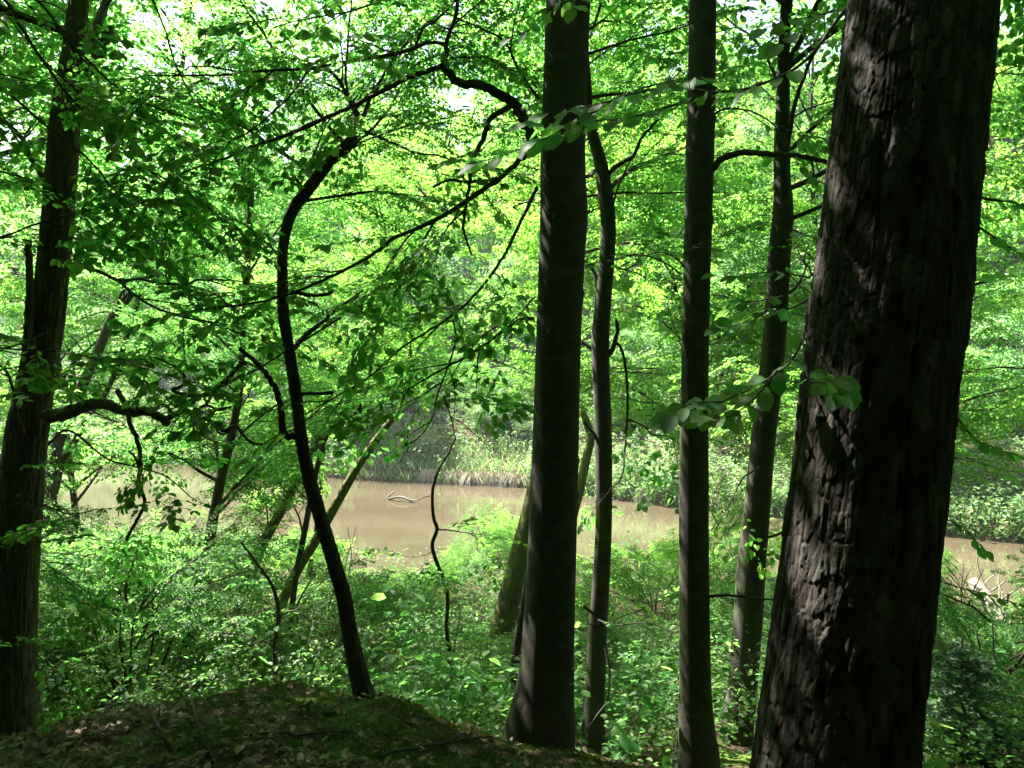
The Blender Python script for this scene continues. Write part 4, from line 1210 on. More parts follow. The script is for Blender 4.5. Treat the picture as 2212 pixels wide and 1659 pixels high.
for k, (lab, x, y, rad, z0, z1, nl, ll) in enumerate(river_trees):
    r = np.random.default_rng(300 + k)
    gz = float(height(x, y)) - 0.2
    base = np.array([x, y, gz])
    lean = np.array([r.choice([-1, 1]) * r.uniform(0.9, 1.6), r.normal(0, 0.4)])
    ts = np.array([(x, y, gz, rad * 1.3), (x + lean[0] * 0.25, y + 0.1, gz + 2.5, rad), (x + lean[0] * 0.5, y + lean[1] * 0.3, 0, rad * 0.8), (x + lean[0], y + lean[1], 3, rad * 0.55), (x + lean[0], y + lean[1], z1 + 0.6, rad * 0.2)])
    t = thing('bank_tree', lab, 'tree', base, 'leafy trees along the near bank')
    trunk_mesh('trunk', ts, M_DARK if k % 2 else M_BEECH, t, base, 18, 80, bark_lumps(0.012, 1.0, k + 60), 0.15)
    O, D, N, S = [], [], [], []
    grow_crown(r, ts, z0, z1, nl, ll, O, D, N, S, t, base, M_DARK, leafmat=M_SUN_LEAF, dens=2.5)

# the closed wood goes on uphill; beeches added mostly out of view for shade
for k, (x, y, rad, hh) in enumerate([(-2.9, 1.3, 0.14, 8), (1.2, -0.9, 0.13, 9), (-1.2, -2.4, 0.14, 9), (3.5, 0.6, 0.14, 9), (4.6, 3.6, 0.13, 9), (-1.9, 1.9, 0.10, 8), (-6.3, 6.9, 0.12, 9), (-3.4, -2.6, 0.16, 9), (2.6, -3.2, 0.18, 10), (-7.0, 0.6, 0.15, 9), (6.4, 1.2, 0.15, 9), (0.2, -6.5, 0.2, 10), (-6.5, -5.5, 0.17, 10), (6.0, -5.0, 0.17, 10), (-8.5, 6.5, 0.16, 10), (8.2, 6.6, 0.15, 9)]):
    r = np.random.default_rng(360 + k)
    gz = float(height(x, y)) - 0.2
    base = np.array([x, y, gz])
    ts = np.array([(x, y, gz, rad * 1.3), (x + r.normal(0, 0.1), y, gz + 3, rad), (x + r.normal(0, 0.3), y + r.normal(0, 0.3), gz + 6, rad * 0.7), (x + r.normal(0, 0.4), y, gz + hh + 1.5, rad * 0.15)])
    t = thing('wood_shade_tree', 'beech of the wood around the mossy mound, added for shade', 'tree', base, 'shading trees of the wood uphill')
    trunk_mesh('trunk', ts, M_BEECH, t, base, 24, 60, bark_lumps(0.01, 0.8, k + 5), 0.1)
    grow_crown(r, ts, max(gz + 2.5, 0.6 if abs(x) > 6 else 1.4), gz + hh + 1.0, 19, 3.4, None, None, None, None, t, base, M_BEECH, leafmat=M_BEECH_LEAF, out_of_view=y < 4, dens=4.0 if k in (0, 5) else 1.9)  # two crowns thickened to keep direct sun off the pine

# ------------------------------------------------------------------ far hillside forest
def far_crown(r, rx, rz, n_clump, per, leaf):
    pos, dr, nm, sz = [], [], [], []
    for k in range(n_clump):
        a = r.uniform(0, 2 * math.pi); zz = r.uniform(-1, 1)
        rr = math.sqrt(max(0, 1 - zz * zz)) * r.uniform(0.55, 1.0) ** 0.6
        taper = 1.0 if zz < 0 else 1 - 0.35 * zz
        cpt = np.array([math.cos(a) * rr * rx * taper, math.sin(a) * rr * rx * taper, zz * rz])
        sz_c = r.uniform(0.5, 1.15)
        q = r.normal(0, 1, (per, 3)) * [0.75 * sz_c, 0.75 * sz_c, 0.24 * sz_c] + cpt
        q[:, 2] -= 0.25 * np.hypot(q[:, 0] - cpt[0], q[:, 1] - cpt[1]) * 0.6
        pos.append(q)
    pos = np.concatenate(pos)
    k = len(pos)
    out = unit(pos * [1, 1, 0.1])
    d = unit(out + r.normal(0, 0.7, (k, 3)) + [0, 0, -0.35])
    n = unit(r.normal(0, 0.5, (k, 3)) + [0, 0, 1.0])
    return pos, d, n, leaf * r.uniform(0.6, 1.2, k)


FAR, FAR_NEAR = [], []
for k in range(5):
    r = np.random.default_rng(400 + k)
    rx, rz = (2.9, 4.6, 3.6, 3.3, 4.2)[k], (5.0, 5.5, 4.4, 6.0, 5.0)[k]
    ht = rz * 2 + 0.5
    a = Acc(); Lf = far_crown(r, rx, rz, 110, 300, 0.20)
    Lf = (Lf[0] + [0, 0, ht - rz], Lf[1], Lf[2], Lf[3])
    add_leaves(a, Lf, 'far')
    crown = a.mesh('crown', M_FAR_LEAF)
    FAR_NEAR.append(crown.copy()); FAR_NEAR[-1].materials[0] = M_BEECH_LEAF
    a = Acc()
    tr = wander(r, (0, 0, -0.5), (0, 0, 1), ht - 0.5, 10, 0.05)
    tube(a, tr, np.linspace(0.20, 0.04, len(tr)), 8)
    for j in range(22):
        i0 = r.integers(3, 10); az = r.uniform(0, 6.28)
        b = wander(r, tr[i0], (math.cos(az), math.sin(az), 0.35), rx * r.uniform(0.6, 0.95), 5, 0.15)
        tube(a, b, np.linspace(0.055, 0.012, 6), 4)
    FAR.append((crown, a.mesh('trunk', M_DARK, True), ht))

r = np.random.default_rng(77)
spots = []
tries = 0
while len(spots) < 120 and tries < 20000:
    tries += 1
    y = 34 + 72 * r.random() ** 1.15
    x = r.uniform(-0.85, 0.85) * y
    s = y - float(y_far(x))
    if s < 4.5: continue
    az = x / y
    if s < 12 and -0.2 < az < 0.25: continue            # open herb slope on the far bank
    if any((x - a_) ** 2 + (y - b_) ** 2 < (3.1 + 0.02 * y) ** 2 for a_, b_ in spots): continue
    spots.append((x, y))
LAB = ['leafy broad tree on hillside across the river', 'wide spreading tree on hillside across the river', 'bushy low tree on hillside across the river', 'tall slim tree on hillside across the river', 'rounded tree on hillside across the river']
for k, (x, y) in enumerate(spots):
    b = int(r.integers(0, 5))
    z = float(height(x, y))
    ht = FAR[b][2]
    az = x / y
    lim = 0.27 if -0.42 < az < 0.03 else (0.50 if az > 0 else 0.40)
    s = r.uniform(0.9, 1.3) * (0.62 if y - float(y_far(x)) < 16 else 1.0)
    s = min(s, max(0.35, (lim * y - z) / ht))
    if s < 0.4: continue
    t = thing('hillside_tree', LAB[b], 'tree', (x, y, z - 0.1), 'trees on the hillside across the river')
    t.rotation_euler = (0, 0, r.uniform(0, 6.28)); t.scale = (s, s, s * r.uniform(0.92, 1.1))
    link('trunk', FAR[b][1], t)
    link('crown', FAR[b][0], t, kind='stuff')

r = np.random.default_rng(79)
for k in range(100):
    y = r.uniform(38, 66); x = (r.uniform(-0.36, 0.5) if k < 55 else r.uniform(-0.17, 0.12)) * y
    s_ = y - float(y_far(x))
    if s_ < 5 or s_ > 26: continue
    b = (1, 2, 4)[k % 3]
    sc_ = r.uniform(0.22, 0.42) if k < 55 else r.uniform(0.26, 0.38)
    t = thing('hillside_bush', 'rounded leafy bush on the slope above the far bank', 'bush', (x, y, float(height(x, y)) - 0.3), 'bushes on the far slope')
    t.scale = (sc_, sc_, sc_ * 0.85); t.rotation_euler = (0, 0, r.uniform(0, 6.28))
    link('stem', FAR[b][1], t); link('crown', FAR[b][0], t, kind='stuff')
# unseen wood uphill and beside the mound, added to block sky light
r = np.random.default_rng(78)
for k, (x, y) in enumerate([(-4.5, -8), (0.5, -9), (5, -8.5), (-9, -5), (9, -5), (-10.5, 1), (10.5, 0.5), (-12, 6.5), (11.5, 6), (-2, -12.5), (3.5, -13), (-8.5, -10.5), (9, -11), (-15, 11), (-14.5, -1.5), (14.5, 3), (-1.8, -5.2), (3.6, -5.6), (-5.6, -2.6), (6.2, -2.2)]):
    b = (0, 3, 2, 4, 1)[k % 5]
    z = float(height(x, y))
    t = thing('wood_shade_tree', 'unseen leafy tree of the wood uphill, added for shade', 'tree', (x, y, z - 0.2), 'shading trees of the wood uphill')
    s_ = r.uniform(0.75, 1.0) * (0.8 if k > 15 else 1.0)
    t.scale = (s_ * 0.9, s_ * 0.9, s_); t.rotation_euler = (0, 0, r.uniform(0, 6.28))
    link('trunk', FAR[b][1], t); link('crown', FAR_NEAR[b], t, kind='stuff')

# dark spruces among them
def spruce_mesh(r, ht, rad, nwh, needles, leaf):
    a = Acc(); pos, dr = [], []
    w_ = Acc()
    tube(w_, np.array([(0, 0, -0.4), (0, 0, ht * 0.5), (0, 0, ht)]), [ht * 0.014, ht * 0.009, 0.006], 8)
    for k in range(nwh):
        f = 0.06 + 0.92 * k / nwh
        ln = rad * (1 - f) ** 0.85 * r.uniform(0.8, 1.1) + 0.04
        for j in range(6):
            az = r.uniform(0, 6.28)
            d = np.array([math.cos(az), math.sin(az), 0.25 - 0.55 * (1 - f)])
            b = wander(r, (0, 0, ht * f), d, ln, 5, 0.06)
            tube(w_, b, np.linspace(0.012 * ht / 6 + 0.002, 0.003, 6), 3, cap=False)
            m = max(6, int(needles * ln / rad))
            t = r.random(m)
            i0 = np.minimum((t * 5).astype(int), 4); fr = (t * 5 - i0)[:, None]
            p = b[i0] * (1 - fr) + b[i0 + 1] * fr
            side = unit(np.cross(d, [0, 0, 1.0]))
            off = r.uniform(-1, 1, m)[:, None] * side * (0.30 * ln * (1.05 - t))[:, None]
            p = p + off; p[:, 2] -= np.abs(r.normal(0, 0.03 * ht / 6, m))
            pos.append(p); dr.append(unit(np.sign(off + 1e-9) * np.abs(side) * 0.0 + np.array(d) + side * r.normal(0, 0.7, m)[:, None] + [0, 0, -0.15]))
    pos, dr = np.concatenate(pos), np.concatenate(dr)
    return (pos, dr, r.normal(0, 0.5, pos.shape) + [0, 0, 1.0], np.full(len(pos), leaf) * r.uniform(0.6, 1.2, len(pos))), w_


r = np.random.default_rng(88)
Lf, w_ = spruce_mesh(r, 14, 2.6, 42, 60, 0.30)
a = Acc(); add_leaves(a, Lf, 'far')
sp_crown, sp_trunk = a.mesh('crown', M_NEEDLE), w_.mesh('trunk', M_DARK, True)
for x, y, s in ((11.5, 52, 1.0), (15.5, 58, 1.15), (19.5, 50, 0.95), (29, 47, 1.1), (26, 60, 1.2)):
    t = thing('spruce_tree', 'dark pointed spruce among leafy trees across the river', 'tree', (x, y, float(height(x, y))), 'spruces on the hillside')
    t.scale = (s, s, s); t.rotation_euler = (0, 0, r.uniform(0, 6))
    link('trunk', sp_trunk, t); link('crown', sp_crown, t, kind='stuff')

# ------------------------------------------------------------------ shrubs
def make_shrub(seed, x, y, ht, rad, label, mat=None, n=16, group=None, prune=True, tol=0.12):
    """a shrub of leafy boughs springing from one foot"""
    r = np.random.default_rng(seed)
    z = max(float(height(x, y)) - 0.05, WATER_Z - 0.2)
    base = np.array([x, y, z])
    t = thing('shrub', label, 'shrub', base, group)
    bank = bough_meshes(mat or M_SUN_LEAF)
    st = Acc()
    for k in range(5):
        az = k * 1.26 + r.uniform(-0.3, 0.3)
        tube(st, wander(r, base, (math.cos(az) * 0.35, math.sin(az) * 0.35, 1), ht * 0.8, 6, 0.1), np.linspace(0.02, 0.008, 7), 5)
    link('stems', st.mesh('stems', M_TWIG, True, base), t, kind='stuff')
    for k in range(n):
        for attempt in range(4):
            az = k * 2.4 + r.uniform(-0.5, 0.5)
            f = r.uniform(0.1, 0.85)
            el = r.uniform(-0.1, 0.5) + 0.5 * f
            s = rad / 2.6 * r.uniform(0.75, 1.2) * (1.15 - 0.45 * f)
            p = np.array([math.cos(az) * 0.12, math.sin(az) * 0.12, ht * f])
            me, smp = bank[int(r.integers(0, len(bank)))]
            M = Matrix.Translation(Vector(p)) @ Matrix.Rotation(az, 4, 'Z') @ Matrix.Rotation(-el, 4, 'Y') @ Matrix.Rotation(r.normal(0, 0.3), 4, 'X') @ Matrix.Scale(s, 4)
            m = np.array(M)
            w3 = smp @ m[:3, :3].T + m[:3, 3] + base
            u, v, d = project(w3)
            if (~keep_clear(u, v, d)).mean() > 0.03: continue
            if prune and (~windows_ok(u, v, d, r)).mean() > tol: continue
            o = bpy.data.objects.new('bough', me)
            COL.objects.link(o); o.parent = t; o.matrix_basis = M; o['kind'] = 'stuff'
            break
    return t


def at_ground(u, v):
    """first terrain point on the ray through (u, v)"""
    for d in np.arange(3, 80, 0.1):
        p = P(u, v, d)
        if p[2] < max(float(height(p[0], p[1])), WATER_Z): return p
    return P(u, v, 80)


SH = [(1040, 1235, 1.9, 1.4, 'bright leafy shrub on the bank against the brown water'), (1130, 1215, 2.2, 1.4, 'shrub on the bank right behind the mossy leaning trunk'), (1385, 1300, 1.7, 1.3, 'overhanging shrub between slender and straight beech, over the narrow water strip'),
      (1560, 1330, 2.6, 1.4, 'tall airy shrub between the straight and the leaning beech'), (1450, 1290, 1.8, 1.0, 'shrub on bank behind the straight beech'), (740, 1290, 2.2, 1.5, 'sunlit shrub on the bank behind the crooked tree base'),
      (640, 1260, 2.3, 1.5, 'sunlit shrub below the slanting mossy trunks'), (340, 1245, 1.9, 1.6, 'blue-green shrub below the hanging oak branch'), (420, 1230, 1.8, 1.2, 'blue-green shrub at the water behind the slim slanting trunk'),
      (180, 1300, 2.4, 1.8, 'broad dense shrub beside the oak trunk'), (2080, 1330, 1.5, 1.3, 'shrub beside the fallen log past the pine'), (2160, 1440, 1.5, 1.4, 'shrub in front of the fallen log'),
      (1590, 1280, 2.0, 1.2, 'shrub on the bank behind the leaning beech'), (880, 1310, 1.0, 1.2, 'low sunlit shrub at the water edge near the sapling')]
for k, (u, v, ht, rad, lab) in enumerate(SH):
    g = at_ground(u, v)
    make_shrub(500 + k, g[0], g[1], ht, rad, lab, M_HERB if 'blue-green' in lab or 'dense' in lab else M_SUN_LEAF, 20)
FSH = [(-9, 42.5, 2.6), (-5.5, 42, 2.2), (-1.5, 43.5, 3.0), (1.5, 42.5, 2.8), (4.5, 41, 2.4), (8.5, 37.5, 2.6), (12, 34.5, 2.6), (-14, 46, 3.0), (-19, 48.5, 3.0), (-25, 51, 3.2), (16, 31.5, 2.4), (20, 30, 2.6)]
for k, (x, y, ht) in enumerate(FSH):
    make_shrub(540 + k, x, y, ht * 0.8, ht * 0.7, 'pale green shrub on the far river bank', M_FAR_HERB, 14, 'shrubs on the far bank', prune=False)
for k, (x, y, ht, rad, lab) in enumerate([(-3.9, 7.9, 1.7, 1.6, 'tall leafy bush growing close to the furrowed oak'), (-5.3, 9.6, 2.0, 1.8, 'tall bush behind the oak trunk toward the water'), (-2.2, 9.0, 1.1, 1.4, 'leafy bush at the foot of the slim slanting trunk'), (-7.4, 12.0, 2.2, 2.0, 'big shady bush below the dark slanting trunk'),
        (5.0, 7.9, 1.3, 1.5, 'leafy bush behind the young spruce'), (3.7, 9.4, 1.2, 1.4, 'leafy bush at the base of the leaning pale beech'), (1.0, 8.6, 0.7, 1.2, 'low leafy bush at the base of the slender beech'), (7.2, 10.5, 1.5, 1.7, 'wide bush on the slope past the young spruce'), (2.3, 12.5, 1.3, 1.5, 'sunny bush between the straight beech and the river')]):
    make_shrub(620 + k, x, y, ht, rad, lab, M_HERB if k != 8 else M_SUN_LEAF, 18, tol=0.2)
# seedling bushes on the slope below the mound
r = np.random.default_rng(59)
for k in range(46):
    y = r.uniform(7.0, 21.0); x = r.uniform(-0.72, 0.72) * y
    if y > float(y_near(x)) - 0.6: continue
    make_shrub(560 + k, x, y, r.uniform(0.5, 1.0), r.uniform(0.7, 1.15), 'knee-high leafy bush on the green slope below the mound', M_HERB if k % 3 else M_SUN_LEAF, 9, 'low bushes on the slope')

# ------------------------------------------------------------------ undergrowth (nobody could count it)
def herbs(seed, xs, ys, hmin, hmax, leaf, per, mat, name, kind='mid', label=None, prune=True):
    r = np.random.default_rng(seed)
    z = height(xs, ys)
    ok = z > WATER_Z + 0.02
    xs, ys, z = xs[ok], ys[ok], z[ok]
    n = len(xs)
    h = r.uniform(hmin, hmax, n) * (0.7 + 0.8 * vnoise(xs * 0.7, ys * 0.7, 5))
    lean = r.normal(0, 0.18, (n, 2))
    f = r.random((n, per)) ** 0.6
    az = r.uniform(0, 2 * math.pi, (n, per))
    rad = (0.05 + 0.10 * r.random((n, per))) * (0.6 + h[:, None])
    px = xs[:, None] + lean[:, :1] * h[:, None] * f + np.cos(az) * rad * (1.2 - f * 0.7)
    py = ys[:, None] + lean[:, 1:] * h[:, None] * f + np.sin(az) * rad * (1.2 - f * 0.7)
    pz = z[:, None] + h[:, None] * f
    pos = np.stack([px, py, pz], -1).reshape(-1, 3)
    d = np.stack([np.cos(az), np.sin(az), r.normal(-0.15, 0.25, az.shape)], -1).reshape(-1, 3)
    nn = unit(r.normal(0, 0.38, pos.shape) + [0, 0, 1.0])
    L = (pos, unit(d), nn, leaf * r.uniform(0.5, 1.25, len(pos)))
    u, v, dd = project(pos)
    m = keep_clear(u, v, dd)
    if prune: m &= windows_ok(u, v, dd, r)
    a = Acc(); add_leaves(a, pick(L, m), kind)
    # stems
    st = Acc()
    k = (r.random(n) < 0.2) & (ys > 9)
    b0 = np.stack([xs, ys, z - 0.02], -1)[k]; b1 = np.stack([xs + lean[:, 0] * h, ys + lean[:, 1] * h, z + h], -1)[k]
    wv = np.array([0.003, 0, 0]); wy = np.array([0, 0.003, 0])
    vv = np.stack([b0 - wv, b0 + wv, b1 + wv * 0.5, b1 - wv * 0.5, b0 - wy, b0 + wy, b1 + wy * 0.5, b1 - wy * 0.5], 1).reshape(-1, 3)
    ii = np.arange(len(b0))[:, None] * 8
    a.add(vv, np.concatenate([ii + [0, 1, 2, 3], ii + [4, 5, 6, 7]]))
    o = link(name, a.mesh(name, mat), kind='stuff')
    tag(o, label, 'undergrowth')


r = np.random.default_rng(60)
def scatter(n, y0, y1, half, power=1.0):
    y = y0 + (y1 - y0) * r.random(n) ** power
    return r.uniform(-half, half, n) * (y + 1.5), y


x, y = scatter(6800, 4.6, 13.5, 0.80, 1.0)
edge = y - crest_y(x)
m = (edge > 0.55) & (r.random(len(x)) < np.clip((edge - 0.4) / 1.2, 0, 1)) & (fbm(x * 0.8, y * 0.8, 14) > -0.16)
herbs(61, x[m], y[m], 0.2, 0.85, 0.056, 14, M_HERB, 'undergrowth', 'mid', 'dense green nettles and seedlings covering the slope below the mound')
x, y = scatter(1100, 4.8, 12, 0.78, 1.0)
edge = y - crest_y(x)
m = (edge > 0.7) & (fbm(x * 0.6 + 7, y * 0.6, 34) > 0.0)
herbs(65, x[m], y[m], 0.35, 0.95, 0.105, 12, M_BEECH_LEAF, 'undergrowth', 'mid', 'broad-leaved seedlings standing in patches among the nettles')
x, y = scatter(7000, 12.5, 30, 0.75, 0.9)
m = (y < y_near(x) - 0.1) & (fbm(x * 0.5, y * 0.5, 24) > -0.2)
herbs(62, x[m], y[m], 0.25, 0.75, 0.10, 13, M_HERB, 'undergrowth', 'far', 'lush green herbs on the lower slope along the near water edge')
x, y = r.uniform(-42, 32, 13000), np.zeros(13000)
y = y_far(x) + 0.15 + 34 * r.random(13000) ** 1.9
herbs(63, x, y, 0.35, 1.15, 0.19, 11, M_FAR_HERB, 'undergrowth', 'far', 'pale sunlit herbs and grass covering the far bank')

# grass blades on the far bank, hanging over the edge
r = np.random.default_rng(64)
n = 14000
x = r.uniform(-30, 24, n); y = y_far(x) + 0.1 + 4.5 * r.random(n) ** 1.6
z = height(x, y)
az = r.uniform(0, 6.28, n); h = r.uniform(0.2, 0.6, n)
b = np.stack([x, y, z], -1); sd = np.stack([np.cos(az), np.sin(az), np.zeros(n)], -1) * 0.014
tip = b + np.stack([r.normal(0, 0.32, n), r.normal(-0.15, 0.25, n), h], -1)
md = (b + tip) / 2 + np.stack([np.zeros(n), np.zeros(n), h * 0.12], -1)
v = np.stack([b - sd, b + sd, md + sd * 0.7, md - sd * 0.7, tip], 1).reshape(-1, 3)
ii = np.arange(n)[:, None] * 5
a = Acc(); a.add(v, ii + [0, 1, 2, 3], ii + [3, 2, 4])
tag(link('grass', a.mesh('grass', M_FAR_HERB), kind='stuff'), 'tall grass along the edge of the far bank', 'grass')

# dry pale tussocks hanging over the water
for k, (u, wd) in enumerate([(985, 0.55), (1018, 0.75), (1062, 0.5), (1088, 0.6), (1118, 0.65), (925, 0.45), (1395, 0.4)]):
    r = np.random.default_rng(700 + k)
    xx = 0.0; yy = 39.0
    for _ in range(12):
        xx = (u - 1106) / FPX * yy; yy = float(y_far(xx)) + 0.25
    base = np.array([xx, yy, float(height(xx, yy))])
    n = 150
    az = r.uniform(0, 6.28, n); rr = r.uniform(0.1, 1.0, n) * wd
    dx, dy = np.cos(az) * rr * 1.4, -np.abs(np.sin(az)) * rr * 1.1 + 0.15
    b = base + np.stack([dx * 0.35, dy * 0.2, np.full(n, 0.0)], -1)
    md = base + np.stack([dx * 0.8, dy * 0.8, r.uniform(0.2, 0.5, n)], -1)
    tip = base + np.stack([dx * 1.25, dy * 1.4 - 0.1, r.uniform(-0.5, 0.1, n)], -1)
    sd = np.stack([np.full(n, 0.011), np.zeros(n), np.zeros(n)], -1)
    v = np.stack([b - sd, b + sd, md + sd, md - sd, tip + sd * 0.4, tip - sd * 0.4], 1).reshape(-1, 3)
    ii = np.arange(n)[:, None] * 6
    a = Acc(); a.add(v - base, np.concatenate([ii + [0, 1, 2, 3], ii + [3, 2, 4, 5]]))
    o = link('grass_tussock', a.mesh('grass_tussock', M_DRY), None, base)
    o['kind'] = 'stuff'
    tag(o, 'pale dry grass tussock hanging over the far water edge', 'grass', 'dry tussocks on the far bank')

# ------------------------------------------------------------------ driftwood, fallen log, spruce sapling
g = at_ground(868, 1084)
base = np.array([g[0], g[1], WATER_Z])
t = thing('driftwood', 'pale branch lying half sunk in the brown river', 'driftwood', base)
r = np.random.default_rng(71)
k = g[1] / FPX
for pts, r0 in ((((-32, 2), (-10, 9), (10, 8), (34, -3)), 0.07), (((-35, 4), (-28, 12), (-14, 22)), 0.05), (((8, 8), (26, 6), (42, 8)), 0.035), (((12, 7), (24, 0), (38, -6)), 0.03)):
    a = Acc(); c = np.array([(p * k, -p * 0.012, q * k) for p, q in pts]); c = crom(c, 16)
    tube(a, c, np.linspace(r0, r0 * 0.4, 16), 8, bark_lumps(r0 * 0.4, 1, 4))
    link('limb', a.mesh('limb', M_DEAD, True), t)

base = P(2170, 1350, 17.0)
t = thing('fallen_tree', 'grey fallen log with bleached bare branches at the water past the pine', 'log', base)
a = Acc(); c = crom(np.array([P(2100, 1255, 17.6), P(2125, 1285, 17.3), P(2150, 1322, 17.0), P(2180, 1362, 16.6), P(2235, 1425, 16.0)]), 40)
tube(a, c, np.linspace(0.13, 0.26, 40), 20, bark_lumps(0.05, 1.0, 8))
link('trunk', a.mesh('trunk', M_DEAD, True, base), t)
r = np.random.default_rng(72)
for k in range(34):
    p0 = c[r.integers(4, 38)]
    d = unit(np.array([r.normal(0.5, 0.5), r.normal(0, 0.4), r.normal(0.35, 0.45)]))
    b = wander(r, p0, d, r.uniform(0.5, 1.6), 7, 0.18)
    a = Acc(); tube(a, b, np.linspace(0.028, 0.008, 8), 5)
    link('branch', a.mesh('branch', M_DEAD, True, base), t)

r = np.random.default_rng(73)
gx_, gy_ = P(2075, 1500, 6.2)[:2]
base = np.array([gx_, gy_, float(height(gx_, gy_))])
ht = P(2081, 1378, 6.2)[2] - base[2]
t = thing('spruce_sapling', 'small young spruce with a bare leading shoot beside the pine', 'tree', base)
Lf, w_ = spruce_mesh(r, ht, 0.75, 15, 170, 0.042)
mm = Lf[0][:, 2] < ht * 0.97
a = Acc(); add_leaves(a, pick(Lf, mm), 'far')
link('trunk', w_.mesh('trunk', M_DARK), t); link('crown', a.mesh('crown', M_SAPLING), t, kind='stuff')

# ------------------------------------------------------------------ mound: litter, moss, fallen twigs
r = np.random.default_rng(80)
n = 13000
y = r.uniform(2.3, 5.6, n); x = r.uniform(-0.75, 0.62, n) * (y + 0.6)
edge = y - crest_y(x)
mossm = fbm(x * 1.3, y * 1.3, 40)
m = (edge < 0.5) & ((mossm < 0.035) | (r.random(n) < 0.2)) & ((edge < -0.35) | (r.random(n) < 0.25))
x, y = x[m], y[m]
z = height(x, y) + r.uniform(0.002, 0.022, len(x))
az = r.uniform(0, 6.28, len(x))
pos = np.stack([x, y, z], -1)
L = (pos, np.stack([np.cos(az), np.sin(az), r.normal(0, 0.25, len(x))], -1), unit(r.normal(0, 0.45, pos.shape) + [0, 0, 1.0]), 0.066 * r.uniform(0.35, 1.15, len(x)))
u, v, d = project(pos)
vis = (u > 0) & (u < 2212) & (v < 1659)
score = np.where(vis, L[3] / d, 0)
idx = np.argsort(-score)[:290]
Lo = pick(L, idx)
lm = []
for k in range(4):
    rr = np.random.default_rng(830 + k)
    ld = leaf_detailed(90 + k, rr.uniform(-2.2, 2.2))
    vv = ld.v[0].copy(); vv[:, 1] *= (0.62, 0.8, 0.55, 0.72)[k]; vv[:, 2] += (0.9, 0.5, 1.1, -0.6)[k] * np.abs(vv[:, 1]) + 0.25 * np.sin(vv[:, 0] * 9 + k) * (np.abs(vv[:, 1]) + 0.1); ld.v[0] = vv
    lm.append(ld.mesh('dead_leaf', M_LITTER, True))
LEAF_MESH[(M_LITTER.name, 'dead_leaf')] = lm
place_leaf_objects(FLOOR, (0, 0, 0), Lo, M_LITTER, r, 'dead_leaf')
rest = np.ones(len(x), bool); rest[idx] = False
a = Acc(); add_leaves(a, pick(L, rest), 'litter')
tag(link('leaf_litter', a.mesh('leaf_litter', M_LITTER), kind='stuff'), 'brown fallen leaves strewn over the mound', 'leaf litter')

n = 150000
y = r.uniform(2.4, 6.2, n); x = r.uniform(-0.72, 0.6, n) * (y + 0.5)
edge = y - crest_y(x)
mossm = fbm(x * 1.3, y * 1.3, 40)
m = ((mossm > 0.045) | ((np.abs(edge + 0.1) < 0.32) & (mossm > -0.10) & (x < 1))) & (edge < 1.0)
x, y = x[m], y[m]; n = len(x)
z = height(x, y) - 0.004
h = r.uniform(0.008, 0.024, n); az = r.uniform(0, 6.28, n)
b = np.stack([x, y, z], -1); sd = np.stack([np.cos(az), np.sin(az), np.zeros(n)], -1) * 0.0045
tip = b + np.stack([r.normal(0, 0.012, n), r.normal(0, 0.012, n), h], -1)
v = np.stack([b - sd, b + sd, tip], 1).reshape(-1, 3)
a = Acc(); a.add(v, None, np.arange(n)[:, None] * 3 + [0, 1, 2])
tag(link('moss', a.mesh('moss', M_MOSS), kind='stuff'), 'green moss cushions carpeting the mound', 'moss')

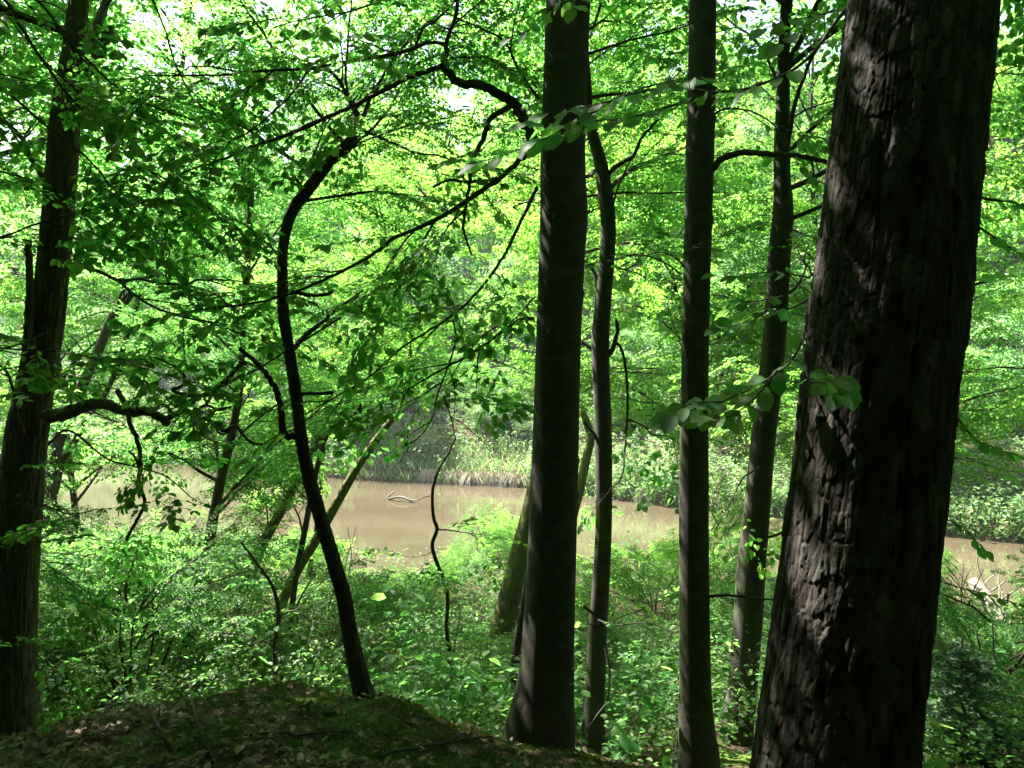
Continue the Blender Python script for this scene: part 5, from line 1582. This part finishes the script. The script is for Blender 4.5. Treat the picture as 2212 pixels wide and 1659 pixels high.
TW = [([(180, 1400), (230, 1440), (285, 1505), (330, 1560), (370, 1640)], 0.010, 'crooked fallen branch slanting over the leaf litter below the oak'), ([(400, 1385), (408, 1450), (415, 1520), (440, 1610), (460, 1660)], 0.009, 'forked upright bare stick by the bright green moss cushion'),
      ([(820, 1650), (900, 1625), (980, 1612), (1060, 1600)], 0.008, 'long straight stick on litter beside the stout beech'), ([(540, 1600), (620, 1598), (700, 1590), (770, 1592)], 0.008, 'fallen stick lying flat among dead leaves at the mound centre'),
      ([(640, 1560), (700, 1545), (740, 1520)], 0.006, 'short stick on the moss near the crooked tree')]
for k, (pts, rad, lab) in enumerate(TW):
    r = np.random.default_rng(860 + k)
    w3 = np.array([at_ground(*p) for p in pts])
    c = crom(w3, 30)
    c[:, 2] = np.maximum(c[:, 2], height(c[:, 0], c[:, 1])) + rad * 0.9 + 0.01
    if k < 2: c[:, 2] += np.linspace(0.10, 0.0, 30)
    base = c[0].copy()
    t = thing('fallen_stick', lab, 'stick', base)
    a = Acc(); tube(a, c, np.linspace(rad * 0.5, rad, 30) if k < 2 else np.linspace(rad, rad * 0.5, 30), 7, bark_lumps(rad * 0.5, 1, k))
    link('stem', a.mesh('stem', M_TWIG, True, base), t)
    for j in range(3):
        p0 = c[r.integers(6, 25)]
        b = wander(r, p0, unit(np.array([r.normal(0, 1), r.normal(0, 0.6), 0.3])), r.uniform(0.1, 0.25), 5, 0.15)
        b[:, 2] = np.maximum(b[:, 2], height(b[:, 0], b[:, 1]) + 0.01)
        a = Acc(); tube(a, b, np.linspace(rad * 0.45, rad * 0.2, 6), 5)
        link('side_twig', a.mesh('side_twig', M_TWIG, True, base), t)

# ------------------------------------------------------------------ the moist air over the river
a = Acc()
x0, x1, y0, y1, z0, z1 = -175, 175, -20, 410, -12, 75
vv = [(x, y, z) for x in (x0, x1) for y in (y0, y1) for z in (z0, z1)]
a.add(vv, [(0, 1, 3, 2), (4, 6, 7, 5), (0, 4, 5, 1), (2, 3, 7, 6), (0, 2, 6, 4), (1, 5, 7, 3)])
hm = bpy.data.materials.new('haze'); hm.use_nodes = True
hn = hm.node_tree.nodes; hn.remove(hn['Principled BSDF'])
vol = hn.new('ShaderNodeVolumePrincipled')
vol.inputs['Color'].default_value = (0.93, 0.97, 1.0, 1)
vol.inputs['Density'].default_value = 0.0005
vol.inputs['Anisotropy'].default_value = 0.3
hm.node_tree.links.new(vol.outputs[0], hn['Material Output'].inputs['Volume'])
hz = link('haze', a.mesh('haze', hm), kind='stuff')
tag(hz, 'thin pale moist air filling the valley', 'haze')
